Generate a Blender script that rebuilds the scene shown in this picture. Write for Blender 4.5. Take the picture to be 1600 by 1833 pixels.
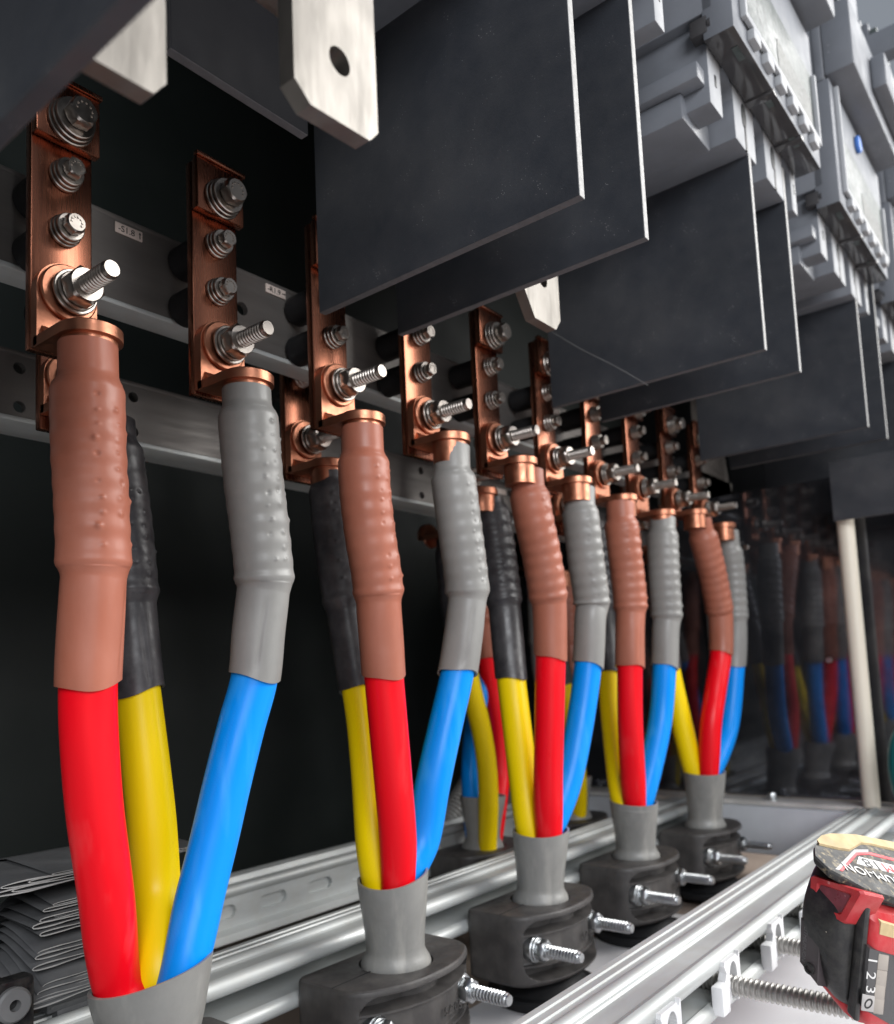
import bpy, bmesh, math, random
from mathutils import Vector, Matrix
random.seed(7)
sc = bpy.context.scene
COL = sc.collection
for o in list(bpy.data.objects): bpy.data.objects.remove(o)
# ---------------------------------------------------------------- units
# everything is written in "pitches" (distance between two busbars, 0.12 m); z = -5 is the floor
S = 0.12
def W(p): return Vector((p[0]*S, p[1]*S, (p[2]+5.0)*S))
# ---------------------------------------------------------------- camera
F = 1474.8642713339596
CR = ((0.62637009, -0.77825406, -0.04450979), (0.04864943, 0.0960146, -0.99419034), (0.77800626, 0.62056572, 0.09800229))
CC = Vector((-2.07023004, -3.76917501, -2.09328703))
PX, PY = 800.0, 1066.0
cam = bpy.data.cameras.new('camera'); cam_ob = bpy.data.objects.new('camera', cam); COL.objects.link(cam_ob)
r, d, f = (Vector(v).normalized() for v in CR)
M = Matrix(((r.x, -d.x, -f.x), (r.y, -d.y, -f.y), (r.z, -d.z, -f.z))).to_4x4()
M.translation = W(CC); cam_ob.matrix_world = M
cam.sensor_fit = 'HORIZONTAL'; cam.sensor_width = 36.0; cam.lens = F/1600*36
cam.shift_x = 0.0; cam.shift_y = (PY-916.5)/1600
cam.clip_start = 0.01; cam.clip_end = 100
cam.dof.use_dof = True; cam.dof.focus_distance = 4.55*S; cam.dof.aperture_fstop = 9.0
sc.camera = cam_ob
def ray(px, py):
    a, b = (px-PX)/F, (py-PY)/F
    return r*a + d*b + f
def at(px, py, X=None, Y=None, Z=None):      # a photo pixel on a plane, in pitches
    v = ray(px, py)
    if X is not None: t = (X-CC.x)/v.x
    elif Y is not None: t = (Y-CC.y)/v.y
    else: t = (Z-CC.z)/v.z
    return CC + v*t
# ---------------------------------------------------------------- world and lamps
world = bpy.data.worlds.new('World'); sc.world = world; world.use_nodes = True
bg = world.node_tree.nodes['Background']
bg.inputs[0].default_value = (0.80, 0.88, 1.0, 1); bg.inputs[1].default_value = 0.31
def area(name, loc, target, sx, sy, power, color):
    l = bpy.data.lights.new(name, 'AREA'); l.shape = 'RECTANGLE'; l.size = sx*S; l.size_y = sy*S
    l.energy = power; l.color = color
    o = bpy.data.objects.new(name, l); COL.objects.link(o)
    o.location = W(loc); dv = W(target)-W(loc)
    o.rotation_euler = dv.to_track_quat('-Z', 'Y').to_euler()
area('key_light', (22.5, -18.5, 13.0), (3.5, -.3, -3.0), 26, 19, 235, (1.0, 0.985, 0.96))  # large soft key lamp from the right front, out of view
area('fill_light', (-12.0, -20.0, 8.0), (3, 0, -2.0), 16, 11, 84, (0.95, 0.97, 1.0))  # unseen fill lamp added at left front to lift barrier and cable sides
sc.view_settings.view_transform = 'Standard'; sc.view_settings.look = 'None'
sc.view_settings.exposure = 0.0; sc.view_settings.gamma = 1.0
sc.cycles.max_bounces = 8
# ---------------------------------------------------------------- materials
MATS = {}
def mat(name, base, rough=0.5, metal=0.0, spec=0.5, var=0.12, vscale=30, bump=0.0, bscale=200, stretch=(1,1,1),
        dust=None, dust_amt=0.0, dust_scale=90, dust_lo=0.42, specks=None, speck_amt=0.0, speck_scale=150, rvar=0.1, coat=0.0, trans=0.0, scr=0.0, streak=None, streak_amt=0.0):
    if name in MATS: return MATS[name]
    m = bpy.data.materials.new(name); m.use_nodes = True; MATS[name] = m
    nt = m.node_tree; N = nt.nodes; L = nt.links
    b = N['Principled BSDF']
    tc = N.new('ShaderNodeTexCoord'); mp = N.new('ShaderNodeMapping'); L.new(tc.outputs['Object'], mp.inputs[0])
    mp.inputs['Scale'].default_value = stretch
    n1 = N.new('ShaderNodeTexNoise'); n1.inputs['Scale'].default_value = vscale; n1.inputs['Detail'].default_value = 5
    L.new(mp.outputs[0], n1.inputs['Vector'])
    mx = N.new('ShaderNodeMix'); mx.data_type = 'RGBA'
    lo = [max(0, c*(1-var)) for c in base]; hi = [min(1, c*(1+var)) for c in base]
    mx.inputs[6].default_value = (*lo, 1); mx.inputs[7].default_value = (*hi, 1)
    rp = N.new('ShaderNodeMapRange'); rp.inputs[1].default_value = 0.3; rp.inputs[2].default_value = 0.7
    L.new(n1.outputs[0], rp.inputs[0]); L.new(rp.outputs[0], mx.inputs[0])
    col = mx.outputs[2]
    if dust:
        n2 = N.new('ShaderNodeTexNoise'); n2.inputs['Scale'].default_value = dust_scale; n2.inputs['Detail'].default_value = 8; n2.inputs['Roughness'].default_value = 0.7
        L.new(tc.outputs['Object'], n2.inputs['Vector'])
        r2 = N.new('ShaderNodeMapRange'); r2.inputs[1].default_value = dust_lo; r2.inputs[2].default_value = 0.75; r2.inputs[4].default_value = dust_amt
        L.new(n2.outputs[0], r2.inputs[0])
        m2 = N.new('ShaderNodeMix'); m2.data_type = 'RGBA'; m2.inputs[7].default_value = (*dust, 1)
        L.new(r2.outputs[0], m2.inputs[0]); L.new(col, m2.inputs[6]); col = m2.outputs[2]
    if streak:
        mp3 = N.new('ShaderNodeMapping'); mp3.inputs['Scale'].default_value = (1, 1, 0.12); L.new(tc.outputs['Object'], mp3.inputs[0])
        n4 = N.new('ShaderNodeTexNoise'); n4.inputs['Scale'].default_value = 70; n4.inputs['Detail'].default_value = 6
        L.new(mp3.outputs[0], n4.inputs['Vector'])
        r4 = N.new('ShaderNodeMapRange'); r4.inputs[1].default_value = 0.56; r4.inputs[2].default_value = 0.72; r4.inputs[4].default_value = streak_amt
        L.new(n4.outputs[0], r4.inputs[0])
        m4 = N.new('ShaderNodeMix'); m4.data_type = 'RGBA'; m4.inputs[7].default_value = (*streak, 1)
        L.new(r4.outputs[0], m4.inputs[0]); L.new(col, m4.inputs[6]); col = m4.outputs[2]
    if specks:
        v = N.new('ShaderNodeTexVoronoi'); v.inputs['Scale'].default_value = speck_scale
        L.new(tc.outputs['Object'], v.inputs['Vector'])
        n3 = N.new('ShaderNodeTexNoise'); n3.inputs['Scale'].default_value = speck_scale*0.13; L.new(tc.outputs['Object'], n3.inputs['Vector'])
        th = N.new('ShaderNodeMapRange'); th.inputs[1].default_value = 0.45; th.inputs[2].default_value = 0.75; th.inputs[3].default_value = 0.0; th.inputs[4].default_value = 0.16
        L.new(n3.outputs[0], th.inputs[0])
        lt = N.new('ShaderNodeMath'); lt.operation = 'LESS_THAN'; L.new(v.outputs['Distance'], lt.inputs[0]); L.new(th.outputs[0], lt.inputs[1])
        ml = N.new('ShaderNodeMath'); ml.operation = 'MULTIPLY'; ml.inputs[1].default_value = speck_amt; L.new(lt.outputs[0], ml.inputs[0])
        m3 = N.new('ShaderNodeMix'); m3.data_type = 'RGBA'; m3.inputs[7].default_value = (*specks, 1)
        L.new(ml.outputs[0], m3.inputs[0]); L.new(col, m3.inputs[6]); col = m3.outputs[2]
    L.new(col, b.inputs['Base Color'])
    rr = N.new('ShaderNodeMapRange'); rr.inputs[1].default_value = 0.3; rr.inputs[2].default_value = 0.7
    rr.inputs[3].default_value = max(0.02, rough-rvar); rr.inputs[4].default_value = min(1, rough+rvar)
    n5 = N.new('ShaderNodeTexNoise'); n5.inputs['Scale'].default_value = vscale*2.3; n5.inputs['Detail'].default_value = 6
    L.new(mp.outputs[0], n5.inputs['Vector']); L.new(n5.outputs[0], rr.inputs[0]); L.new(rr.outputs[0], b.inputs['Roughness'])
    b.inputs['Metallic'].default_value = metal; b.inputs['Specular IOR Level'].default_value = spec
    b.inputs['Coat Weight'].default_value = coat
    b.inputs['Transmission Weight'].default_value = trans
    if bump > 0:
        nb = N.new('ShaderNodeTexNoise'); nb.inputs['Scale'].default_value = bscale; nb.inputs['Detail'].default_value = 4
        L.new(mp.outputs[0], nb.inputs['Vector'])
        bp = N.new('ShaderNodeBump'); bp.inputs['Strength'].default_value = bump; bp.inputs['Distance'].default_value = 0.001
        L.new(nb.outputs[0], bp.inputs['Height']); L.new(bp.outputs[0], b.inputs['Normal'])
    return m
COPPER = mat('copper', (0.30, 0.118, 0.072), 0.27, 1.0, var=0.05, vscale=40, stretch=(5, 5, 0.3), bump=0.015, bscale=160, rvar=.03)
COPPER2 = mat('copper_lug_metal', (0.47, 0.20, 0.122), 0.40, 1.0, var=0.1, vscale=60, bump=0.04, bscale=200)
STEEL = mat('bolt_steel', (0.37, 0.335, 0.305), 0.33, 1.0, var=0.1, vscale=90, rvar=.05)
ZINC = mat('zinc_plated_steel', (0.55, 0.57, 0.58), 0.34, 1.0, var=0.08, vscale=90, rvar=.06)
GALV = mat('galvanised_steel', (0.50, 0.52, 0.515), 0.52, 0.4, var=0.14, vscale=30, stretch=(0.15, 1, 1), bump=0.1, bscale=150, dust=(0.46, 0.45, 0.41), dust_amt=0.5, dust_scale=60)
RAILM = mat('dull_sheet_steel', (0.155, 0.143, 0.133), 0.52, 0.5, var=0.14, vscale=60, stretch=(0.12, 1, 1), bump=0.1, bscale=200)
TIN = mat('tinned_copper', (0.20, 0.187, 0.170), 0.46, 0.85, var=0.28, vscale=25, bump=0.08, bscale=160, stretch=(2, 1, .5))
BROWN = mat('brown_heat_shrink', (0.33, 0.110, 0.068), 0.42, spec=.35, var=0.1, vscale=45, stretch=(1, 1, .3), bump=0.12, bscale=110, dust=(0.38, 0.16, 0.115), dust_amt=0.35, dust_scale=30)
GREYS = mat('grey_heat_shrink', (0.215, 0.212, 0.202), 0.40, spec=.4, var=0.1, vscale=45, stretch=(1, 1, .3), bump=0.12, bscale=110, dust=(0.29, 0.285, 0.27), dust_amt=0.35, dust_scale=30)
BLACKS = mat('black_heat_shrink', (0.030, 0.028, 0.031), 0.40, var=0.2, vscale=40, bump=0.14, bscale=110, dust=(0.13, 0.125, 0.125), dust_amt=0.45, dust_scale=55)
RED = mat('red_core_plastic', (0.80, 0.003, 0.011), 0.36, spec=.22, var=0.05, vscale=18, bump=0.10, bscale=60, stretch=(1, 1, .3), streak=(0.85, 0.12, 0.12), streak_amt=0.2)
YEL = mat('yellow_core_plastic', (0.86, 0.62, 0.002), 0.36, spec=.22, var=0.05, vscale=18, bump=0.10, bscale=60, stretch=(1, 1, .3), streak=(0.62, 0.42, 0.01), streak_amt=0.15)
BLU = mat('blue_core_plastic', (0.0, 0.25, 0.82), 0.36, spec=.22, var=0.05, vscale=18, bump=0.10, bscale=60, stretch=(1, 1, .3), streak=(0.06, 0.38, 0.86), streak_amt=0.3)
BOOT = mat('grey_sheath_rubber', (0.225, 0.222, 0.210), 0.42, var=0.13, vscale=30, stretch=(1, 1, .4), bump=0.15, bscale=120, streak=(0.40, 0.385, 0.35), streak_amt=0.45, dust=(0.3, 0.29, 0.27), dust_amt=0.4)
CLEATM = mat('black_nylon', (0.040, 0.037, 0.036), 0.48, var=0.15, vscale=50, bump=0.05, bscale=420, dust=(0.12, 0.11, 0.10), dust_amt=0.35, dust_scale=45)
RUBBER = mat('black_rubber', (0.014, 0.014, 0.015), 0.6, spec=.25, bump=0.1)
PLATE = mat('black_barrier_plastic', (0.033, 0.0365, 0.044), 0.38, var=0.15, vscale=14, bump=0.15, bscale=700, dust=(0.085, 0.082, 0.080), dust_amt=0.45, dust_scale=7, specks=(0.5, 0.5, 0.5), speck_amt=0.45, speck_scale=420, rvar=0.08)  # dust layer here is a broad soft sheen painted into the faces
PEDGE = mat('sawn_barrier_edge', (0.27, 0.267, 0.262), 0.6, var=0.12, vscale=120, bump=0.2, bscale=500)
PBOT = mat('shaded_sawn_edge', (0.085, 0.083, 0.088), 0.6, var=0.12, vscale=120)  # darker copy of the sawn edge, underside dimness painted in
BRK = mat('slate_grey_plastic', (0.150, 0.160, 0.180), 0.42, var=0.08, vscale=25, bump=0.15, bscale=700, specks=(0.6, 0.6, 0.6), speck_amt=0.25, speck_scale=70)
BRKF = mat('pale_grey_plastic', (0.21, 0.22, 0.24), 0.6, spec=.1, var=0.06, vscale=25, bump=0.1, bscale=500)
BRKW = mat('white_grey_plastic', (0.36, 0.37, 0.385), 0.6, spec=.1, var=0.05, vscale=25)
GLOSSD = mat('smoked_gloss_plastic', (0.055, 0.053, 0.055), 0.12, var=0.15, vscale=20, rvar=0.05)
CLEARW = mat('dusty_clear_plastic', (0.055, 0.068, 0.068), 0.42, var=0.25, vscale=60, spec=0.12, rvar=0.1, dust=(0.15, 0.165, 0.16), dust_amt=0.8, dust_scale=40)
WHITEP = mat('white_plastic', (0.78, 0.78, 0.79), 0.45, var=0.03)
CREAM = mat('cream_plastic_tube', (0.72, 0.66, 0.55), 0.42, var=0.06, vscale=12, stretch=(1, 1, .2))
FLOORW = mat('white_board', (0.72, 0.71, 0.725), 0.55, var=0.04, vscale=5, bump=0.1, bscale=30)
FLOORB = mat('brown_board', (0.27, 0.215, 0.18), 0.6, var=0.12, vscale=12)
WALL = mat('dark_green_black_paint', (0.0085, 0.0115, 0.0105), 0.55, var=0.2, vscale=4, spec=0.25)
SHEETB = mat('matte_black_sheet', (0.012, 0.012, 0.014), 0.7, spec=.1, var=.2, vscale=10)
DARK = mat('dark_paint', (0.010, 0.011, 0.013), 0.5, var=0.2, vscale=6)
MIRR = mat('black_gloss_sheet', (0.085, 0.088, 0.10), 0.06, .85, var=0.2, vscale=10, rvar=0.02, dust=(0.22, 0.22, 0.23), dust_amt=0.55, dust_scale=14)
FRAMEG = mat('grey_frame_steel', (0.56, 0.58, 0.61), 0.45, 0.1, var=0.1, vscale=14, bump=0.05)
FRAMET = mat('pale_frame_ledge', (0.62, 0.60, 0.57), 0.45, 0.2, var=0.15, vscale=30)
SHRINK = mat('flat_grey_shrink_tube', (0.090, 0.092, 0.096), 0.46, var=0.12, vscale=30, bump=0.15, bscale=100, dust=(0.16, 0.16, 0.16), dust_amt=0.4, dust_scale=50)
SHRINKE = mat('cut_shrink_tube_edge', (0.34, 0.335, 0.325), 0.5, var=0.12, vscale=60)
COND = mat('grey_conduit_plastic', (0.30, 0.30, 0.29), 0.45, var=0.1)
TEAL = mat('teal_plastic', (0.005, 0.16, 0.16), 0.4, var=0.1)
BLUEB = mat('blue_button_plastic', (0.05, 0.16, 0.5), 0.35)
BRED = mat('worn_red_plastic', (0.52, 0.020, 0.028), 0.42, var=0.12, vscale=50, bump=0.15, bscale=300, dust=(0.62, 0.16, 0.14), dust_amt=0.45, dust_scale=60, specks=(0.8, 0.55, 0.5), speck_amt=0.45, speck_scale=110)
BBLK = mat('worn_black_plastic', (0.012, 0.012, 0.013), 0.40, var=0.2, vscale=50, bump=0.25, bscale=350, dust=(0.14, 0.13, 0.11), dust_amt=0.25, dust_scale=120, specks=(0.6, 0.55, 0.45), speck_amt=0.6, speck_scale=130)
BDUST = mat('dusty_black_plastic', (0.02, 0.02, 0.02), 0.6, var=0.2, bump=0.3, bscale=350, dust=(0.50, 0.40, 0.24), dust_amt=.95, dust_scale=190, dust_lo=.52)
BTAN = mat('caked_sawdust', (0.55, 0.42, 0.23), 0.75, var=0.2, vscale=60, bump=0.3, bscale=200, specks=(0.1, 0.08, 0.05), speck_amt=0.5, speck_scale=90)
BGREY = mat('grey_print', (0.42, 0.40, 0.39), 0.5, var=0.15, vscale=80)
BWHT = mat('white_print', (0.74, 0.73, 0.71), 0.5, var=0.08, vscale=80)
BREDP = mat('red_print', (0.70, 0.03, 0.045), 0.5)
BLKP = mat('black_print', (0.012, 0.012, 0.012), 0.5)
GAUGE = mat('gauge_window_plastic', (0.36, 0.32, 0.28), 0.35, var=0.1)
BADGE = mat('dark_badge_plastic', (0.055, 0.045, 0.048), 0.38, var=0.2, vscale=60)
DKGREY = mat('dark_grey_print', (0.13, 0.13, 0.13), 0.5)
TAGP = mat('tag_plastic', (0.66, 0.56, 0.50), 0.5)
# ---------------------------------------------------------------- mesh helpers
class MB:
    def __init__(s): s.v = []; s.f = []; s.m = []
    def vert(s, p): s.v.append(Vector(p)); return len(s.v)-1
    def face(s, idx, m=0): s.f.append(tuple(idx)); s.m.append(m)
    def quadgrid(s, rows, closed=True, m=0, mfn=None):
        n = len(rows[0]); base = len(s.v)
        for rw in rows: s.v.extend(Vector(p) for p in rw)
        for i in range(len(rows)-1):
            for j in range(n if closed else n-1):
                k = (j+1) % n
                s.face((base+i*n+j, base+i*n+k, base+(i+1)*n+k, base+(i+1)*n+j), mfn(i, j) if mfn else m)
        return base
    def cap(s, ring, m=0):
        b = len(s.v); s.v.extend(Vector(p) for p in ring); s.face(range(b, b+len(ring)), m)
    def box(s, x0, x1, y0, y1, z0, z1, bev=0.0, m=0, mats=None):
        bm = bmesh.new(); bmesh.ops.create_cube(bm, size=1.0)
        for v in bm.verts:
            v.co = Vector((x0+(v.co.x+.5)*(x1-x0), y0+(v.co.y+.5)*(y1-y0), z0+(v.co.z+.5)*(z1-z0)))
        if bev > 0: bmesh.ops.bevel(bm, geom=list(bm.edges)+list(bm.verts), offset=bev, segments=2, profile=0.5, affect='EDGES')
        bm.normal_update(); b = len(s.v); bm.verts.ensure_lookup_table()
        for v in bm.verts: s.v.append(v.co.copy())
        for fc in bm.faces:
            mm = m
            if mats:
                n = fc.normal
                for key, val in mats.items():
                    if n.dot(Vector(key)) > 0.8: mm = val
            s.face([b+v.index for v in fc.verts], mm)
        bm.free()
    def cyl(s, c, axis, r, h, n=24, m=0, r2=None, hole=0.0, bev=0.0, phase=0.0):
        a = Vector(axis).normalized(); u = a.orthogonal().normalized(); w = a.cross(u); c = Vector(c)
        prof = []
        r2 = r if r2 is None else r2
        if bev > 0: prof = [(0, r-bev), (bev, r), (h-bev, r2), (h, r2-bev)]
        else: prof = [(0, r), (h, r2)]
        if hole > 0: prof = [(0, hole)]+prof+[(h, hole), (0, hole)]
        rows = [[c+a*t+(u*math.cos(2*math.pi*k/n+phase)+w*math.sin(2*math.pi*k/n+phase))*rr for k in range(n)] for t, rr in prof]
        s.quadgrid(rows, True, m)
        if hole == 0: s.cap(rows[0][::-1], m); s.cap(rows[-1], m)
    def thread(s, c, axis, r, h, pitch=0.022, n=20, m=0, depth=None):
        a = Vector(axis).normalized(); u = a.orthogonal().normalized(); w = a.cross(u); c = Vector(c)
        depth = depth if depth else r*0.13
        N = max(4, int(h/pitch)); rows = []
        for i in range(N*4+1):
            t = i/4*pitch*(h/(N*pitch))
            ph = i % 4
            rr = r if ph in (0, 1) else r-depth
            if i > N*4-5: rr = min(rr, r-depth*1.2*(1-(N*4-i)/5))
            rows.append([c+a*t+(u*math.cos(2*math.pi*k/n)+w*math.sin(2*math.pi*k/n))*rr for k in range(n)])
        for k in range(n): rows[-1][k] = c+a*h+(u*math.cos(2*math.pi*k/n)+w*math.sin(2*math.pi*k/n))*(r-depth*1.4)
        s.quadgrid(rows, True, m); s.cap(rows[-1], m)
    def hexa(s, c, axis, r, h, m=0, phase=0.3, hole=0.0):
        a = Vector(axis).normalized(); u = a.orthogonal().normalized(); w = a.cross(u); c = Vector(c)
        def ring(t, rr, n=24, rnd=False):
            out = []
            for k in range(n):
                th = 2*math.pi*k/n
                if rnd: q = rr
                else: q = rr*math.cos(math.pi/6)/math.cos((th % (math.pi/3))-math.pi/6)
                out.append(c+a*t+(u*math.cos(th+phase)+w*math.sin(th+phase))*q)
            return out
        ap = r*math.cos(math.pi/6)
        rows = [ring(0, ap*0.97, rnd=True), [p for p in ring(h*0.12, r)], ring(h*0.86, r), ring(h, ap*0.95, rnd=True)]
        s.quadgrid(rows, True, m); s.cap(rows[0][::-1], m); s.cap(rows[-1], m)
    def prism(s, poly, axis, t0, t1, m=0, cap=True, mside=None):   # poly in the plane of the two other axes, in axis order
        def mk(p, t):
            if axis == 'x': return Vector((t, p[0], p[1]))
            if axis == 'y': return Vector((p[0], t, p[1]))
            return Vector((p[0], p[1], t))
        rows = [[mk(p, t0) for p in poly], [mk(p, t1) for p in poly]]
        s.quadgrid(rows, True, m, (lambda i, j: mside[j]) if mside else None)
        if cap: s.cap(rows[0][::-1], m); s.cap(rows[1], m)
    def holecell(s, x0, x1, z0, z1, y, cx, cz, rx, rz, depth=0.03, n=24, m=0, floor=None, back=False):
        cor = [(x1, z1), (x0, z1), (x0, z0), (x1, z0)]
        inn = []; out = []
        for k in range(n):
            th = 2*math.pi*k/n
            cs, sn = math.cos(th), math.sin(th)
            if rx > rz*1.05:    # slot: stadium
                ex = rx-rz; px = cx+(ex if cs >= 0 else -ex)+rz*cs; pz = cz+rz*sn
            elif rz > rx*1.05:
                ez = rz-rx; px = cx+rx*cs; pz = cz+(ez if sn >= 0 else -ez)+rx*sn
            else: px, pz = cx+rx*cs, cz+rz*sn
            inn.append((px, pz))
            t = 1e9
            if cs > 1e-6: t = min(t, (x1-cx)/cs)
            if cs < -1e-6: t = min(t, (x0-cx)/cs)
            if sn > 1e-6: t = min(t, (z1-cz)/sn)
            if sn < -1e-6: t = min(t, (z0-cz)/sn)
            out.append([cx+cs*t, cz+sn*t])
        for (qx, qz) in cor:      # snap nearest samples to corners
            k = min(range(n), key=lambda i: (out[i][0]-qx)**2+(out[i][1]-qz)**2); out[k] = [qx, qz]
        rows = [[(p[0], y, p[1]) for p in out], [(p[0], y, p[1]) for p in inn], [(p[0], y+depth, p[1]) for p in inn]]
        if back: rows.append([(p[0], y+depth, p[1]) for p in out])
        s.quadgrid(rows, True, m)
        if floor is not None: s.cap(rows[2], floor)
def link(o, parent=None):
    COL.objects.link(o)
    if parent is not None: o.parent = parent
    return o
ORG = {}
def thing(name, label, cat, org, group=None):
    o = bpy.data.objects.new(name, None); o.empty_display_size = 0.02
    link(o); o.location = W(org); ORG[o.name] = Vector(org)
    o['label'] = label; o['category'] = cat
    if group: o['group'] = group
    return o
def obj(name, mb, mats, parent=None, org=None, smooth=True, angle=0.6):
    """parent None: a top-level mesh with its origin at org; else a part in its thing's own space"""
    if not isinstance(mats, (list, tuple)): mats = [mats]
    if parent is not None:
        root = parent
        off = Vector((0, 0, 0))
        while root.parent is not None: off += root.location/S; root = root.parent
        o0 = ORG[root.name]+off
    else: o0 = Vector(org)
    me = bpy.data.meshes.new(name)
    me.from_pydata([(p-o0)*S for p in mb.v], [], mb.f)
    for m in mats: me.materials.append(m)
    for p, k in zip(me.polygons, mb.m): p.material_index = k
    bm = bmesh.new(); bm.from_mesh(me)
    bmesh.ops.remove_doubles(bm, verts=bm.verts, dist=1e-6); bmesh.ops.recalc_face_normals(bm, faces=bm.faces)
    for e in bm.edges:
        if len(e.link_faces) == 2: e.smooth = e.calc_face_angle(0) < angle
    for fc in bm.faces: fc.smooth = smooth
    bm.to_mesh(me); bm.free()
    o = bpy.data.objects.new(name, me)
    link(o, parent)
    if parent is None: o.location = W(org); ORG[o.name] = Vector(org)
    return o
def tag(o, label, cat, group=None):
    o['label'] = label; o['category'] = cat
    if group: o['group'] = group
    return o
def struct(o): o['kind'] = 'structure'; return o
def copy_tree(o, parent=None):
    c = o.copy(); link(c, parent)
    for ch in list(o.children): copy_tree(ch, c)
    return c
def place(root, label, delta):      # a copy of a thing moved by delta pitches
    c = copy_tree(root); c.location = root.location+Vector(delta)*S; c['label'] = label
    ORG[c.name] = ORG[root.name]+Vector(delta)
    return c
def text_mesh(txt, size, thick=0.003):   # flat lettering as a mesh, x right, y up, centred, in pitches
    cu = bpy.data.curves.new('lettering', 'FONT'); cu.body = txt; cu.size = size; cu.align_x = 'CENTER'; cu.align_y = 'CENTER'; cu.extrude = thick; cu.resolution_u = 3
    to = bpy.data.objects.new('lettering', cu); COL.objects.link(to)
    dg = bpy.context.evaluated_depsgraph_get(); me = bpy.data.meshes.new_from_object(to.evaluated_get(dg))
    mb = MB()
    for v in me.vertices: mb.v.append(v.co.copy())
    for p in me.polygons: mb.face(list(p.vertices))
    bpy.data.objects.remove(to); bpy.data.meshes.remove(me); bpy.data.curves.remove(cu)
    return mb
def place_text(txt, size, o, ux, uy, thick=0.003, sx=1.0):
    mb = text_mesh(txt, size, thick); o = Vector(o); ux = Vector(ux).normalized(); uy = Vector(uy).normalized(); n = ux.cross(uy)
    mb.v = [o+ux*(v.x*sx)+uy*v.y+n*v.z for v in mb.v]
    return mb
def merge(*ms):
    out = MB()
    for q in ms:
        b = len(out.v); out.v += q.v; out.f += [tuple(i+b for i in t) for t in q.f]; out.m += q.m
    return out
def catmull(P, sub=10):
    out = []
    n = len(P)
    for i in range(n-1):
        p0 = P[max(i-1, 0)]; p1 = P[i]; p2 = P[i+1]; p3 = P[min(i+2, n-1)]
        for k in range(sub):
            t = k/sub
            out.append(0.5*((2*p1)+(p2-p0)*t+(2*p0-5*p1+4*p2-p3)*t*t+(3*p1-p0-3*p2+p3)*t**3))
    out.append(P[-1]); return out
def sweep(mb, path, rfn, n=32, m=0, capends=False, cutfn=None):
    """rfn(i, s, th) radius; returns ring list"""
    T = []
    for i in range(len(path)):
        a = path[max(i-1, 0)]; b = path[min(i+1, len(path)-1)]; T.append((b-a).normalized())
    u = Vector((0, -1, 0)); u = (u-T[0]*u.dot(T[0])).normalized()
    s = 0; rows = []
    for i, p in enumerate(path):
        if i: s += (p-path[i-1]).length
        u = (u-T[i]*u.dot(T[i])).normalized(); w = T[i].cross(u)
        row = []
        for k in range(n):
            th = 2*math.pi*k/n
            row.append(p+(u*math.cos(th)+w*math.sin(th))*rfn(i, s, th)+(T[i]*cutfn(i, th) if cutfn else Vector((0, 0, 0))))
        rows.append(row)
    mb.quadgrid(rows, True, m)
    if capends: mb.cap(rows[0], m); mb.cap(rows[-1][::-1], m)
    return rows
def sstep(a, b, x):
    t = max(0, min(1, (x-a)/(b-a))); return t*t*(3-2*t)
# ================================================================ SETTING
fl = MB(); fl.box(-14, 22, -30, 12, -5.3, -5.06); struct(obj('floor', fl, FLOORB, org=(0, 0, -5.1)))
fw = MB(); fw.box(-6, 7.4, -9, 0.92, -5.055, -5.0, 0.01); tag(obj('white_board', fw, FLOORW, org=(1, -2, -5.05)), 'white board lying on the floor under the cable clamps', 'board')
bw = MB(); bw.box(-14, 22, 5.2, 5.3, -5.05, 9); struct(obj('back_wall', bw, WALL, org=(0, 5.2, -5.05)))
rf = MB(); rf.box(-14, 22, -1.5, 5.19, 7.0, 7.2); struct(obj('ceiling_blocker', rf, DARK, org=(0, 2, 7)))  # unseen ceiling, added to block world light from above
lw = MB(); lw.box(-9.2, -9.0, -1.4, 5.19, -5.05, 6.99); struct(obj('left_wall', lw, DARK, org=(-9, 2, -5.05)))
MX = 10.05
rw = MB(); rw.box(17.0, 17.2, -2.2, 5.19, -5.05, 6.99); struct(obj('added_end_wall', rw, DARK, org=(17, 0, -5.05)))  # dark end wall added to hide the bright world background past the partition
t = thing('gloss_partition', 'black glossy partition sheet at the far end mirroring the cables', 'partition', (MX, 1, -4))
q = MB(); q.box(MX, MX+.08, -2.6, 5.15, -3.98, 0.42, 0.004); obj('sheet', q, MIRR, t, smooth=False)
for yy, zz in ((-0.75, -2.1), (0.25, -0.4), (1.4, -2.4)):
    q = MB(); q.cyl((MX-.001, yy, zz), (-1, 0, 0), .045, .03, 14, bev=.01); obj('screw_head', q, STEEL, t)
t = thing('frame_beam', 'grey steel cross beam with pale ledge below the glossy partition', 'beam', (9.8, 1, -4.6))
q = MB(); q.box(9.62, 10.14, -4.2, 5.1, -4.72, -4.065, .05); obj('beam_body', q, FRAMEG, t)
q = MB(); q.box(9.66, 10.13, -4.2, 5.1, -4.06, -4.0, .012); obj('ledge', q, FRAMET, t)
for yy in (0.1, -3.2, 3.1):
    q = MB(); q.cyl((9.84, yy, -4.0), (0, 0, 1), .085, .03, 16); q.hexa((9.84, yy, -3.97), (0, 0, 1), .065, .07); obj('screw', q, ZINC, t)
q = MB(); q.cyl((9.615, -.75, -4.3), (-1, 0, 0), .05, .012, 16); obj('hole_plug', q, DKGREY, t)
# white tube at the partition
pb = at(1561, 1452, X=9.72)
t = thing('white_tube', 'upright cream plastic tube standing before the glossy partition', 'tube', (9.72, pb.y, -4))
q = MB(); q.cyl((9.72, pb.y, -4.0), (0, 0, 1), .108, 3.98, 28, hole=.085); obj('tube_wall', q, CREAM, t)
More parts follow.
